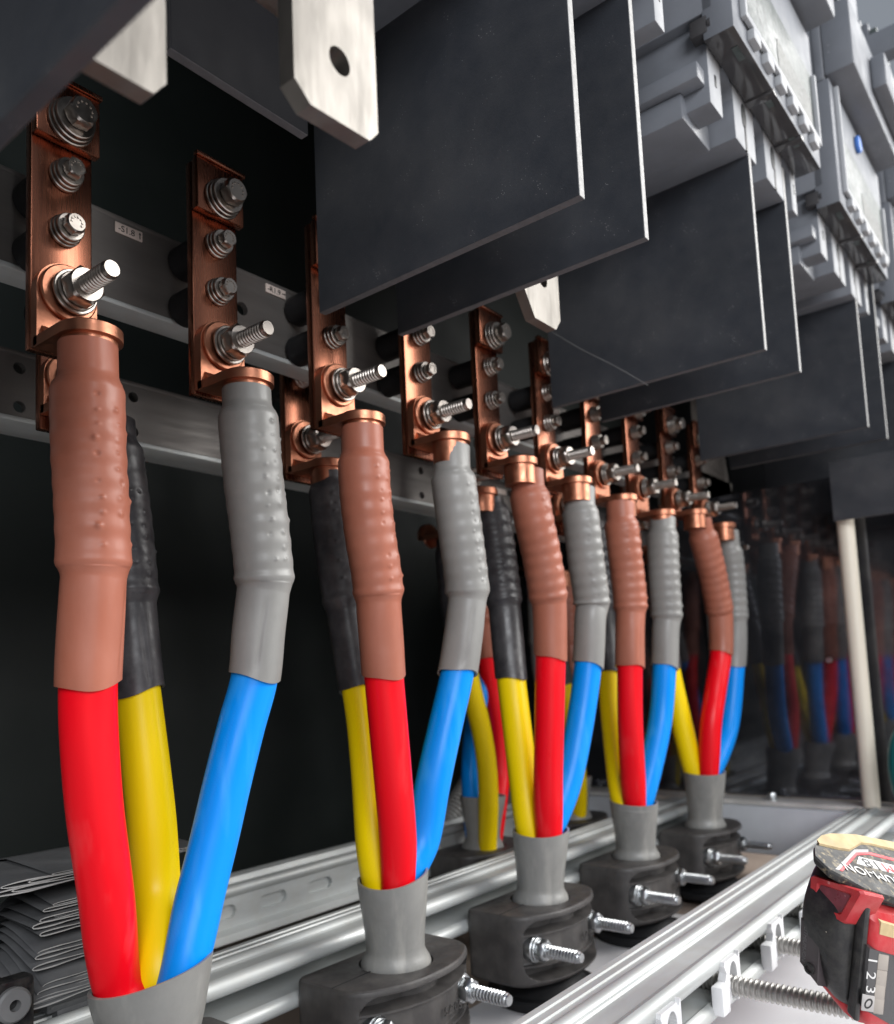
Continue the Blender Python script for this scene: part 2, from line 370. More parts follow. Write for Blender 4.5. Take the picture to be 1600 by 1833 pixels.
# teal grip at the right edge
tp = Vector((9.5, -1.3, 0))
TY = -1.66
t = thing('teal_grip', 'teal rounded plastic grip at the right edge of the photo', 'grip', (tp.x, TY, -3.98))
q = MB(); rows = []
for i in range(24):
    a = i/23; zz = -3.98+a*1.02; rr = .25*math.sqrt(max(0.03, 1-((a-.5)/.52)**2))
    rows.append([(tp.x+rr*math.cos(k*math.pi/10), TY+rr*.8*math.sin(k*math.pi/10), zz) for k in range(20)])
q.quadgrid(rows); q.cap(rows[0][::-1]); q.cap(rows[-1]); obj('grip_shell', q, TEAL, t)
# ================================================================ BACK RAILS
def rail(name, label, y, z0, z1, holes, depth, x0=-5, x1=10.0):
    t = thing(name, label, 'rail', (2, y, z0))
    q = MB(); zm = (z0+z1)/2
    hs = sorted(set(h[0] for h in holes)); cuts = [x0]+[(hs[i]+hs[i+1])/2 for i in range(len(hs)-1)]+[x1]
    for i, hx in enumerate(hs):
        rws = [h for h in holes if h[0] == hx]
        zs = [z0]+([zm] if len(rws) == 2 else [])+[z1]
        for j, h in enumerate(sorted(rws, key=lambda h: h[1])):
            q.holecell(cuts[i], cuts[i+1], zs[j], zs[j+1], y, h[0], h[1], h[2], h[2], .05, 24)
    obj('web', q, RAILM, t)
    q = MB(); q.box(x0, x1, y-.012, y+depth, z0-.035, z0, .008); obj('lower_flange', q, GALV, t)  # paler metal than the web: light from the floor put into the colour
    q = MB(); q.box(x0, x1, y, y+depth, z1, z1+.035, .008); obj('upper_flange', q, RAILM, t)
    return t
RD = rail('mounting_rail', 'upper dull steel mounting rail carrying white tags behind the copper bars', .9, .36, .90,
          [(1.55+2*k-4, .63, .05) for k in range(8)], .2)
RE = rail('mounting_rail', 'lower dull steel mounting rail with paired round holes', 1.7, -.26, .16,
          [(.34+.82*k-4.1, z, .04) for k in range(18) for z in (.075, -.19)], .34)
def nametag(rl, xc, z, y, txt, arrow):
    q = MB(); q.box(xc-.095, xc+.095, y-.012, y-.001, z-.034, z+.034, .004); tg = obj('name_tag', q, TAGP, rl)
    if txt:
        m = place_text(txt, .058, (xc-.018, y-.0135, z-.003), (1, 0, 0), (0, 0, 1), .001)
        a = MB(); ax = xc+.075
        if arrow == 'up':
            a.box(ax-.003, ax+.003, y-.0145, y-.0125, z-.022, z+.012); a.v += [Vector((ax-.010, y-.0145, z+.006)), Vector((ax+.010, y-.0145, z+.006)), Vector((ax, y-.0145, z+.024))]; b = len(a.v); a.face((b-3, b-2, b-1))
        else:
            a.box(ax-.016, ax+.006, y-.0145, y-.0125, z-.003, z+.003); a.v += [Vector((ax+.004, y-.0145, z-.009)), Vector((ax+.004, y-.0145, z+.009)), Vector((ax+.018, y-.0145, z))]; b = len(a.v); a.face((b-3, b-2, b-1))
        obj('lettering', merge(m, a), BLKP, tg, smooth=False)
nametag(RD, .66, .845, .9, '-S1.8', 'up'); nametag(RD, 1.86, .865, .9, '-R1.9', 'right'); nametag(RD, 2.36, .85, .9, '-1', 'up'); nametag(RD, 3.32, .855, .9, '-S2.8', 'right')
nametag(RD, 5.9, .855, .9, '', ''); nametag(RE, 3.6, .07, 1.7, '', ''); nametag(RE, 4.9, .07, 1.7, '', ''); nametag(RE, 5.9, .07, 1.7, '', '')
# ================================================================ COPPER BARS
def bolt_geo(x, y, z, rh, stack):
    b = MB(); yy = y
    for i in range(stack):
        rr = rh*(1.55-.1*i); b.cyl((x, yy, z), (0, -1, 0), rr, .026, 24, bev=.005); yy -= .03
    return b, yy
def bar_thing(label, top, x=0.0, y=.5, zb=-.28, org=None, group='copper bars in the front row', upper=True, lug_z=0.05):
    t = thing('copper_bar', label, 'busbar', org or (x, y, zb), group)
    hw = .172
    q = MB(); q.box(x-hw+.035, x+hw+.035, y, y+.065, zb, top, .012); obj('bar', q, COPPER, t)
    if upper:
        q = MB(); q.box(x-hw+.035, x+hw+.05, y-.062, y-.002, .925, 1.27, .01); q.box(x-hw+.03, x+hw+.06, y-.075, y-.03, 1.272, 1.30, .006)
        obj('upper_bar', q, COPPER, t)
    specs = ([(1.04, .082, y-.064)] if upper else []) + [(.755, .056, y-.002), (.435, .056, y-.002)]
    for z, rh, y0 in specs:
        if z > top+.3: continue
        bx = x+.042
        b, yy = bolt_geo(bx, y0, z, rh, 3); w = obj('bolt_washers', b, STEEL, t)
        b = MB(); b.hexa((bx, yy, z), (0, -1, 0), rh, rh*1.05, phase=random.uniform(0, 1)); hd = obj('bolt_head', b, STEEL, w)
        mk = MB()
        for k in range(7):
            th = -.5+k*.62; mk.cyl((bx+rh*.52*math.cos(th), yy-rh*1.05, z+rh*.52*math.sin(th)), (0, -1, 0), .007, .006, 6)
        obj('head_marking', mk, STEEL, w)
        if z < 1:
            b = MB(); b.cyl((bx, y+.066, z), (0, 1, 0), .115, .325, 24, bev=.02); obj('insulator', b, RUBBER, t)
    # stud with nut and washers through the lug palm
    bx = x+.045; z = lug_z
    b = MB(); b.cyl((bx, y-.115, z), (0, -1, 0), .122, .02, 32, bev=.005); b.cyl((bx, y-.137, z), (0, -1, 0), .105, .022, 28, bev=.006); wa = obj('stud_washer', b, STEEL, t)
    b = MB(); b.hexa((bx, y-.16, z), (0, -1, 0), .105, .095, phase=random.uniform(0, 1)); obj('stud_nut', b, STEEL, t)
    b = MB(); b.thread((bx, y-.2, z), (0, -1, 0), .051, .3, .024); obj('stud', b, STEEL, t)
    b = MB(); b.hexa((bx, y+.068, z), (0, 1, 0), .1, .08); obj('back_nut', b, STEEL, t)
    return t
ordn = ['first', 'second', 'third', 'fourth', 'fifth', 'sixth', 'seventh', 'eighth', 'ninth', 'tenth']
bar_lab = lambda i: f'{ordn[i]} copper bar from the left in the front row, above the {"brown" if i%2==0 else "grey"} sleeve'
B0 = bar_thing(bar_lab(0), 1.26)
for i in range(1, 10): bar_thing(bar_lab(i), 1.26, x=i, zb=-.28+random.uniform(-.012, .012))
BX = [.43, 2.40, 4.46, 6.46, 8.42]
BK = bar_thing('first back row copper bar hidden behind the nearest brown sleeve', .9, x=BX[0]-.02, y=1.27, zb=-.45, group='copper bars in the back row', upper=False, lug_z=-.115)
for k in range(1, 5):
    place(BK, ['', 'back row copper bar with lug beside the second brown sleeve', 'back row copper bar behind the second grey sleeve', 'back row copper bar behind the third grey sleeve', 'farthest back row copper bar near the glossy partition'][k], (BX[k]-BX[0], 0, 0))
# ================================================================ CABLES
def lug_geo(c, yp, zs):
    """copper lug: c = barrel axis top (x,y,z), palm in front of the bar at yp, stud height zs"""
    x, y, z = c; q = MB()
    # palm: rounded plate
    poly = [(x-.165, z-.02)]; n = 20
    for k in range(n+1):
        th = math.pi-math.pi*k/n; poly.append((x+.165*math.cos(th), zs+.165*math.sin(th)))
    poly.append((x+.165, z-.02))
    q.prism(poly, 'y', yp-.07, yp-.004)
    # foot: horizontal plate with round end over the barrel
    poly = [(x-.165, yp-.03)]
    for k in range(n+1):
        th = math.pi+math.pi*k/n; poly.append((x+.165*math.cos(th), y+.165*math.sin(th)))
    poly.append((x+.165, yp-.03))
    q.prism(poly, 'z', z-.028, z+.028)
    # fillet between the two
    q.prism([(yp-.09, z+.02), (yp-.12, z+.025), (yp-.07, z+.09), (yp-.05, z+.02)], 'x', x-.14, x+.14)
    q.cyl((x, y, z-.2), (0, 0, 1), .139, .18, 32)
    q.cyl((x, y, z+.026), (0, 0, 1), .15, .016, 32, bev=.008)
    raised = MB(); raised.cyl((x, yp-.068, zs), (0, -1, 0), .155, .03, 36, bev=.008)
    return merge(q, raised)
def core(root, colour, nodes, s_py, rs=1.0, dens=1.0, seed=0, lug=None, bottom_r=None):
    """nodes: (px, py, depth y) from the lug down into the boot; s_py: shoulder, fat end, sleeve end rows"""
    cm = {'red': RED, 'yellow': YEL, 'blue': BLU}[colour]; sm = {'red': BROWN, 'yellow': BLACKS, 'blue': GREYS}[colour]
    sname = {'red': 'brown_sleeve', 'yellow': 'black_sleeve', 'blue': 'grey_sleeve'}[colour]
    P = [at(a, b, Y=c) if not isinstance(a, Vector) else a for a, b, c in nodes]; pys = [n[1] for n in nodes]
    sub = 14; path = catmull(P, sub)
    # straighten the topmost stretch so that it hangs from the lug
    pyp = []
    for i in range(len(P)-1):
        for k in range(sub): pyp.append(pys[i]+(pys[i+1]-pys[i])*k/sub)
    pyp.append(pys[-1])
    cum = [0]
    for i in range(1, len(path)): cum.append(cum[-1]+(path[i]-path[i-1]).length)
    def s_of(py):
        for i in range(1, len(pyp)):
            if pyp[i] >= py: return cum[i-1]+(cum[i]-cum[i-1])*(py-pyp[i-1])/(pyp[i]-pyp[i-1])
        return cum[-1]
    def p_of(s):
        for i in range(1, len(cum)):
            if cum[i] >= s: return path[i-1].lerp(path[i], (s-cum[i-1])/max(1e-9, cum[i]-cum[i-1]))
        return path[-1]
    ss, sf, se = (s_of(v) for v in s_py)
    nn = int(30*dens)+6
    NC = max(14, int(44*dens)); s0 = se-.12
    cp = [p_of(s0+(cum[-1]-s0)*i/NC) for i in range(NC+1)]
    q = MB(); rn = random.Random(seed)
    ph = rn.uniform(0, 6)
    sweep(q, cp, lambda i, s, th: .136*rs*(1-.10*sstep(NC*.75, NC, i))*(1+.012*math.sin(s*2.1+ph)+.012*math.cos(2*th+ph+s)), nn, capends=True)
    c = obj(colour+'_core', q, cm, root)
    # sleeve
    st = s_of(nodes[0][1])+.055
    NS = int(220*dens)+20
    sp = [p_of(st+(se-st)*i/NS) for i in range(NS+1)]
    L = se-st; a = ss-st; b = sf-st
    bumps = []
    ncol = rn.randint(3, 4)
    for cidx in range(ncol):
        th0 = -.9+cidx*.55+rn.uniform(-.12, .12)
        for row in range(11):
            if rn.random() < .72:
                bumps.append((a+.10+row*(b-a-.14)/11+rn.uniform(-.01, .01), th0+rn.uniform(-.08, .08), rn.choice((-1, 1, 1))*rn.uniform(.004, .0100), rn.uniform(.008, .016)))
    cth = rn.uniform(-1.2, .8); cl = rn.uniform(.25, .5); cw = rn.choice((-1, 1))
    def rad(i, s, th):
        base = .148
        fat = .181*(1-.02*(s-a)/max(.01, b-a))
        low = .157
        rr = base+(fat-base)*sstep(a-.05, a+.05, s); rr += (low-fat)*sstep(b-.035, b+.06, s)
        if s > b-.1: rr += .006*math.exp(-((s-b+.03)/.03)**2)
        if a < s < b:
            env = sstep(a, a+.25, s)*sstep(b, b-.08, s)
            facing = .55+.45*math.cos(th-.4)
            rr += env*facing*(.0028 if dens > 1 else .0045)*math.sin(2*math.pi*s/.118+ph)
            rr += .0032*math.sin(3*th+ph*2+1.5*s)
            for bs, bt, bh, bw in bumps:
                ds = s-bs
                if abs(ds) < .05:
                    dt = (th-bt+math.pi) % (2*math.pi)-math.pi
                    d2 = (ds*ds+(dt*.18)**2)/(bw*bw)
                    if d2 < 6: rr += bh*math.exp(-d2)
        else:
            if s > b+.08:
                q_ = (th-cth-cw*.35*(s-b)+math.pi) % (2*math.pi)-math.pi; rr -= .0055*math.exp(-(q_/.09)**2)*sstep(b+.08, b+.2, s)*sstep(L, L-.12, s)
            rr += .002*math.sin(2*th+ph+6*s)+.0012*math.sin(5*th+ph)
        return rr*rs
    q = MB()
    cut = lambda i, th: (.03*math.sin(th+ph)+.008*math.sin(3*th+ph))*sstep(NS*.93, NS, i)
    rows = sweep(q, sp, rad, int(84*dens)+10, cutfn=cut)
    ctr = sp[-1]; inner = [ctr+(p-ctr)*.9 for p in rows[-1]]; up = (sp[-6]-sp[-1])
    q.quadgrid([rows[-1], inner, [p+up*.6 for p in inner]], True)
    ctr0 = sp[0]; q.quadgrid([[ctr0+(p-ctr0)*.9 for p in rows[0]], rows[0]], True)
    obj(sname, q, sm, c, angle=1.2)
    if lug:
        top = P[0]; obj('cable_lug', lug_geo((lug[0], top.y, top.z+.0), lug[1], lug[2]), COPPER2, c)
    return c
def boot(root, rim, rx, rz_l, rz_r, base, dip=0.0, rb=.216, ry=None):
    """grey breakout boot: rim centre, half width across the view, rim height at left / right edge, base centre on the cleat"""
    rim = Vector(rim); base = Vector(base); q = MB(); n = 56; rows = []
    u = Vector((r.x, r.y, 0)).normalized(); v = Vector((-u.y, u.x, 0))
    ry = ry or rb*1.02
    N = 26
    prof = []
    for i in range(N+1):
        t = i/N
        z = rim.z+(base.z-rim.z)*t
        k = sstep(-.1, .8, t)
        ax = rx+(rb-rx)*k; ay = ry+(rb-ry)*k
        fl = .044*sstep(.80, .97, t)
        c = rim.lerp(base, t)
        row = []
        for j in range(n):
            th = 2*math.pi*j/n
            wz = ((rz_r-rz_l)/2*math.cos(th)+(rz_l+rz_r)/2-rim.z-dip*max(0, -math.sin(th))**1.5)*(1-sstep(0, .5, t))
            rr = 1+.012*math.cos(3*th+1.2)*(1-t)
            row.append(c+u*(ax+fl)*math.cos(th)*rr+v*(ay+fl)*math.sin(th)*rr+Vector((0, 0, wz)))
        rows.append(row)
    inner = [rim+(p-rim)*.93+Vector((0, 0, 0)) for p in rows[0]]
    inner2 = [p+Vector((0, 0, -.07)) for p in inner]
    low = [Vector((p.x, p.y, base.z-.3)) for p in rows[-1]]
    q.quadgrid([inner2, inner]+rows+[low], True)
    return obj('sheath_boot', q, BOOT, root, angle=1.1)
TZ = -4.16          # top of the clamps
UR = Vector((r.x, r.y, 0)).normalized(); UV = Vector((-UR.y, UR.x, 0))
def rimv(rc, u, v):      # two nodes: where a core enters its boot and its end inside
    rc = Vector(rc); return [(rc+UR*u+UV*v+Vector((0, 0, .02)), 2000, 0), (rc+UR*u*.70+UV*v*.70+Vector((0, 0, -.13)), 2100, 0)]
def cable(name, label, xc, yc, group='three core cables in the front row'):
    return thing(name, label, 'cable', (xc, yc, -5.0), group)
XC = [.55, 2.55, 4.52, 6.50, 8.50]; YC = .55
# -- first cable
rimc = at(272, 1742, Y=.43)
t = cable('power_cable', 'nearest three core cable with the widest spread, at the left of the photo', XC[0], YC)
core(t, 'red', [(157,602,.2),(158,680,.2),(160,800,.2),(165,900,.2),(168,1010,.21),(166,1060,.215),(161,1150,.23),(158,1230,.24),(160,1320,.27),(170,1450,.34),(190,1600,.42)]+rimv(rimc, -0.175, -0.06), (690,1015,1222), seed=1, dens=1.5, lug=(.03,.5,.05))
core(t, 'yellow', [(196,740,1.02),(203,830,.99),(213,900,.97),(224,1000,.93),(233,1100,.9),(241,1200,.86),(248,1260,.84),(262,1380,.78),(272,1480,.74),(279,1600,.7)]+rimv(rimc, 0, 0.1), (800,1070,1246), seed=2, dens=1.3, lug=(BX[0],1.27,-.115), rs=1.02)
core(t, 'blue', [(441,683,.2),(443,735,.2),(452,850,.2),(463,940,.21),(472,1030,.22),(470,1070,.23),(463,1130,.245),(455,1215,.265),(432,1300,.29),(407,1400,.31),(384,1500,.33),(357,1610,.34)]+rimv(rimc, 0.172, 0.02), (738,1040,1210), seed=3, dens=1.5, lug=(1.03,.5,.05))
boot(t, rimc, .328, rimc.z-.06, rimc.z+.09, (XC[0], YC, TZ-.02), dip=.02, ry=.285, rb=.255)
# -- second
rimc = at(703, 1570, Y=.47)
t = cable('power_cable', 'second three core cable from the left, yellow core left of its red core', XC[1], YC)
core(t, 'red', [(648,754,.2),(649,800,.2),(653,880,.2),(662,960,.21),(672,1020,.22),(677,1062,.225),(679,1100,.23),(683,1150,.24),(687,1210,.25),(695,1300,.27),(704,1400,.3),(712,1500,.34)]+rimv(rimc, 0.045, -0.1), (822,1066,1207), seed=4, dens=1.2, lug=(2.03,.5,.05))
core(t, 'yellow', [(589,836,.95),(594,880,.94),(601,950,.92),(610,1020,.9),(619,1080,.87),(629,1150,.83),(643,1235,.78),(652,1300,.74),(661,1400,.68),(668,1500,.62)]+rimv(rimc, -0.115, 0.03), (872,1082,1236), seed=5, dens=1.1, lug=(BX[1],1.27,-.115))
core(t, 'blue', [(808,789,.2),(809,840,.2),(816,900,.2),(827,980,.21),(836,1055,.225),(833,1100,.24),(827,1150,.26),(818,1207,.29),(797,1300,.33),(775,1400,.37),(756,1500,.42)]+rimv(rimc, 0.115, 0.08), (850,1062,1206), seed=6, dens=1.2, lug=(3.03,.5,.05))
boot(t, rimc, .262, rimc.z+.0, rimc.z+.05, (XC[1], YC, TZ-.02), dip=.05, ry=.272)
# -- third
rimc = at(968, 1490, Y=.48)
t = cable('power_cable', 'third three core cable from the left in the front row of clamps', XC[2], YC)
core(t, 'red', [(944,834,.2),(945,870,.2),(955,930,.2),(969,993,.21),(981,1065,.225),(984,1100,.23),(985,1174,.25),(984,1240,.27),(983,1300,.29),(981,1400,.33)]+rimv(rimc, 0.06, -0.1), (882,1070,1176), seed=7, dens=.9, lug=(4.03,.5,.05))
core(t, 'yellow', [(873,886,.95),(876,905,.94),(884,945,.92),(892,1000,.9),(901,1070,.86),(908,1140,.82),(915,1215,.76),(925,1300,.7),(937,1400,.64)]+rimv(rimc, -0.105, 0.02), (912,1080,1215), seed=8, dens=.9, lug=(BX[2],1.27,-.115))
core(t, 'blue', [(1038,866,.2),(1038,905,.2),(1043,950,.2),(1050,1010,.21),(1059,1078,.23),(1056,1110,.24),(1052,1192,.28),(1037,1300,.33),(1016,1400,.38)]+rimv(rimc, 0.105, 0.075), (912,1082,1191), seed=9, dens=.9, lug=(5.03,.5,.05))
boot(t, rimc, .262, rimc.z+.03, rimc.z+.03, (XC[2], YC, TZ-.02), dip=.03, ry=.272)
# -- fourth
rimc = at(1134, 1436, Y=.46)
t = cable('power_cable', 'fourth three core cable from the left in the front row of clamps', XC[3], YC)
core(t, 'red', [(1110,893,.2),(1111,925,.2),(1117,980,.2),(1123,1030,.21),(1128,1087,.22),(1127,1130,.23),(1127,1194,.25),(1128,1300,.3)]+rimv(rimc, -0.01, -0.08), (935,1090,1194), seed=10, dens=.7, lug=(6.03,.5,.05))
core(t, 'yellow', [(1064,930,.95),(1066,960,.94),(1072,1030,.9),(1080,1110,.85),(1090,1200,.78),(1098,1300,.7)]+rimv(rimc, -0.12, 0.04), (955,1090,1208), seed=11, dens=.6, lug=(BX[3],1.27,-.115))
core(t, 'blue', [(1186,921,.2),(1186,960,.2),(1189,1030,.21),(1193,1100,.225),(1191,1130,.24),(1189,1194,.27),(1180,1300,.33)]+rimv(rimc, 0.115, 0.06), (955,1104,1194), seed=12, dens=.7, lug=(7.03,.5,.05))
boot(t, rimc, .262, rimc.z+.03, rimc.z+.0, (XC[3], YC, TZ-.02), dip=.02, ry=.272)
# -- fifth
rimc = at(1261, 1385, Y=.46)
t = cable('power_cable', 'farthest three core cable in the front row beside the glossy partition', XC[4], YC)
core(t, 'red', [(1251,922,.2),(1254,945,.2),(1266,990,.2),(1277,1035,.21),(1287,1087,.22),(1290,1110,.225),(1290,1169,.25),(1280,1240,.29),(1272,1300,.32)]+rimv(rimc, 0.03, -0.08), (958,1092,1168), seed=13, dens=.7, lug=(8.03,.5,.05))
core(t, 'yellow', [(1180,985,.95),(1182,1030,.92),(1188,1100,.86),(1197,1190,.78),(1219,1290,.68)]+rimv(rimc, -0.13, 0.02), (1010,1095,1196), seed=14, dens=.6, lug=(BX[4],1.27,-.115))
core(t, 'blue', [(1302,945,.2),(1304,975,.2),(1310,1030,.21),(1315,1104,.22),(1316,1140,.23),(1314,1194,.26),(1303,1300,.33)]+rimv(rimc, 0.12, 0.07), (985,1106,1194), seed=15, dens=.7, lug=(9.03,.5,.05))
boot(t, rimc, .262, rimc.z+.03, rimc.z+.03, (XC[4], YC, TZ-.02), dip=.02, ry=.272)
# -- back row cables
YB = 2.5; XB = at(862, 1425, Y=YB).x
t = cable('power_cable', 'back row three core cable with a bent yellow core in front, behind the second clamp', XB, YB, 'three core cables in the back row')
core(t, 'yellow', [(800,960,2.6),(804,1010,2.55),(815,1100,2.45),(832,1180,2.35),(845,1240,2.3),(860,1300,2.28),(870,1360,2.28),(874,1430,2.3),(872,1530,2.35)], (990,1120,1200), seed=16, dens=.6, rs=.92, lug=(at(800,960,Y=2.6).x,2.95,-.3))
core(t, 'red', [(843,960,2.6),(846,1000,2.6),(858,1100,2.6),(870,1180,2.6),(880,1240,2.6),(892,1310,2.58),(896,1380,2.55),(890,1440,2.5),(880,1530,2.5)], (985,1110,1178), seed=17, dens=.6, rs=.92, lug=(at(843,960,Y=2.6).x,2.95,-.3))
core(t, 'blue', [(896,960,2.75),(892,1010,2.75),(884,1100,2.74),(872,1180,2.72),(858,1240,2.7),(848,1310,2.68),(843,1380,2.62),(845,1440,2.6),(852,1530,2.55)], (990,1110,1190), seed=18, dens=.6, rs=.92, lug=(at(896,960,Y=2.75).x,3.05,-.3))
rimc = at(864, 1422, Y=YB)
boot(t, rimc, .29, rimc.z, rimc.z-.02, (XB-.03, YB, TZ-.05), dip=.0)
XB2 = XB+2.2
t = cable('power_cable', 'farthest back row three core cable mostly hidden behind the third clamp', XB2, YB, 'three core cables in the back row')
for cn, dx, dy, sd in (('yellow', -.1, -.16, 19), ('red', .14, .0, 20), ('blue', -.1, .14, 21)):
    nodes = [(Vector((XB2+dx*3.2, YB+.2, -.6)), 0, 0), (Vector((XB2+dx*3.2, YB+.2, -1.0)), 1, 0), (Vector((XB2+dx*2.6, YB+.1+dy, -2.0)), 2, 0), (Vector((XB2+dx*1.6, YB+dy, -3.0)), 3, 0), (Vector((XB2+dx, YB+dy, -3.7)), 4, 0), (Vector((XB2+dx*.7, YB+dy*.7, -4.2)), 5, 0)]
    core(t, cn, nodes, (.7, 1.7, 2.3), seed=sd, dens=.5, rs=.92, lug=(XB2+dx*3.2, YB+.6, -.3))
boot(t, (XB2, YB, -3.6), .29, -3.6, -3.62, (XB2, YB, TZ-.05))
# ================================================================ CLAMPS
def clamp_body(xc, yc, zt=TZ, h=.59):
    q = MB(); n = 288; R0 = .275
    def Rout(th):
        c, s_ = math.cos(th), math.sin(th)      # ray / outline intersection by bisection
        def inside(rr):
            u, v = rr*c, rr*s_
            if v >= 0:
                return abs(u) <= .64 and v <= .38 and not (abs(u) > .58 and v > .32 and (abs(u)-.58)**2+(v-.32)**2 > .0036)
            vf = -.16-.25*(1-min(1, abs(u)/.64)**2.4)
            if abs(u) > .64: return False
            if abs(u) > .54:
                k = abs(u)-.54; vf += .1-math.sqrt(max(0, .1**2-k*k))
            return v >= vf
        lo, hi = .2, 1.2
        for _ in range(26):
            md = (lo+hi)/2
            if inside(md): lo = md
            else: hi = md
        return lo
    RO = [Rout(2*math.pi*k/n) for k in range(n)]
    zb = zt-h
    NZ = 70; levels = [zt-.03-(h-.06)*k/NZ for k in range(NZ+1)]
    def depth_at(z):
        f_ = (zt-z)/h; ramp = lambda a, b: sstep(a, b, f_)
        d_ = 1.0-.85*ramp(.25, .262)+.25*ramp(.30, .312)-.25*ramp(.69, .702)+.85*ramp(.74, .752)
        return d_
    def window(u, z):     # rounded opening in the front face: 0 outside, 1 inside
        cu, cz, hu, hz, rr = 0, zt-h/2, .585, h/2-.05, .13
        qx, qz = abs(u-cu)-hu+rr, abs(z-cz)-hz+rr
        sd = math.hypot(max(qx, 0), max(qz, 0))+min(max(qx, qz), 0)-rr
        return sstep(.008, -.012, sd) if False else 1-sstep(-.014, .006, sd)
    def floor_v(u): return -math.sqrt(.30**2-u*u) if abs(u) < .30 else 0.0
    rows = [[(xc+R0*math.cos(2*math.pi*k/n), yc+R0*math.sin(2*math.pi*k/n), zt-.06) for k in range(n)],
            [(xc+R0*math.cos(2*math.pi*k/n), yc+R0*math.sin(2*math.pi*k/n), zt+.002) for k in range(n)]]
    rows += [[(xc+(RO[k]-dr)*math.cos(2*math.pi*k/n), yc+(RO[k]-dr)*math.sin(2*math.pi*k/n), zt+.002-dz) for k in range(n)] for dr, dz in ((.04, 0), (.018, .004), (.006, .014))]
    for z in levels:
        row = []; dz_ = depth_at(z)
        for k in range(n):
            th = 2*math.pi*k/n; u, v = RO[k]*math.cos(th), RO[k]*math.sin(th)
            e = 0
            if v < -.06 and abs(u) < .60: e = max(.02, min(.17, floor_v(u)-v))*dz_*window(u, z)
            row.append((xc+u, yc+v+e, z))
        rows.append(row)
    rows.append([(xc+(RO[k]-.03)*math.cos(2*math.pi*k/n), yc+(RO[k]-.03)*math.sin(2*math.pi*k/n), zb) for k in range(n)])
    rows.append([(xc+R0*math.cos(2*math.pi*k/n), yc+R0*math.sin(2*math.pi*k/n), zb) for k in range(n)])
    q.quadgrid(rows)
    return q
def clamp(label, xc, yc, group):
    t = thing('cable_clamp', label, 'clamp', (xc, yc, TZ-.5), group)
    obj('clamp_body', clamp_body(xc, yc), CLEATM, t, angle=.5)
    m = place_text('50-75', .085, (xc+.17, yc-.385, TZ-.30), (-1, 0, 0), (0, 0, -1), .006); obj('embossed_size', m, CLEATM, t, smooth=False)
    q = MB(); q.box(xc-.63, xc-.25, yc+.005, yc+.012, TZ+.001, TZ+.0045); obj('split_line', q, RUBBER, t)
    for sx in (-1, 1):
        x = xc+sx*.46; z = TZ-.29
        b = MB(); b.cyl((x, yc-.16, z), (0, -1, 0), .112, .085, 28, bev=.006); b.cyl((x, yc-.246, z), (0, -1, 0), .100, .022, 24, bev=.006); w = obj('clamp_washer', b, ZINC, t)
        b = MB(); b.hexa((x, yc-.269, z), (0, -1, 0), .092, .08, phase=random.uniform(0, 1)); obj('clamp_nut', b, ZINC, t)
        b = MB(); b.thread((x, yc-.26, z), (0, -1, 0), .053, .42, .030, depth=.011); obj('clamp_bolt', b, ZINC, t)
    return t
K0 = clamp('nearest black clamp at the lower left edge under the widest cable', XC[0], YC, 'black cable clamps in the front row')
for i in range(1, 5):
    place(K0, ['', 'large black clamp at the bottom middle gripping the second cable', 'black clamp gripping the third cable', 'black clamp gripping the fourth cable', 'farthest front row black clamp near the partition'][i], (XC[i]-XC[0], 0, 0))
place(K0, 'back row black clamp behind the second and third cables', (XB-XC[0], YB-YC, -.03)).__setitem__('group', 'black cable clamps in the back row')
place(K0, 'far back row black clamp seen between the third and fourth cables', (XB2-XC[0], YB-YC, -.03)).__setitem__('group', 'black cable clamps in the back row')
# floor glands
def gland(label, xc, yc):
    t = thing('cable_gland', label, 'gland', (xc, yc, -5), 'black floor glands under the clamps')
    q = MB(); q.cyl((xc, yc, -5.0), (0, 0, 1), .52, .09, 48, bev=.02); obj('flange', q, RUBBER, t)
    q = MB(); q.cyl((xc, yc, -4.91), (0, 0, 1), .42, .12, 40, r2=.3); obj('collar', q, RUBBER, t)
    q = MB(); q.cyl((xc, yc, -4.82), (0, 0, 1), .235, .25, 32); obj('cable_sheath', q, BOOT, t)
    return t
G0 = gland('black rubber floor gland under the nearest clamp', XC[0], YC)
for i in range(1, 5):
    place(G0, ['', 'black rubber floor gland under the bottom middle clamp', 'black rubber floor gland under the third cable', 'black rubber floor gland under the fourth cable', 'black rubber floor gland under the farthest front clamp'][i], (XC[i]-XC[0], 0, 0))
# ================================================================ STRUTS
def strut_prof(yb):     # back top edge at (yb, -4.0); opening faces -y
    P_ = [(0, -.012), (-.004, 0), (-.05, 0), (-.056, -.012), (-.075, -.012), (-.08, .0), (-.125, .0), (-.131, -.012), (-.165, -.014)]
    for k in range(9):
        a = math.pi*(1-k/8); P_.append((-.235+.052*-math.cos(a)*-1, -.008+.032*math.sin(a)))
    P_ = P_[:9]
    for k in range(9):
        a = math.pi*k/8; P_.append((-.185-.05+.05*math.cos(a), -.012+.034*math.sin(a)))
    P_ += [(-.30, -.022), (-.44, -.022)]
    for k in range(11):
        a = math.pi*.5+math.pi*.85*k/10*1.0
        P_.append((-.505+.062*math.cos(a), -.050+.062*math.sin(a)))
    P_ += [(-.50, -.115), (-.10, -.115), (-.10, -.275), (-.50, -.275)]
    for k in range(9):
        a = math.pi*.55+math.pi*.8*k/8
        P_.append((-.505+.058*math.cos(a), -.325+.058*math.sin(a)))
    P_ += [(-.44, -.40), (0, -.40)]
    return [(yb+y, -4.0+z) for y, z in P_]
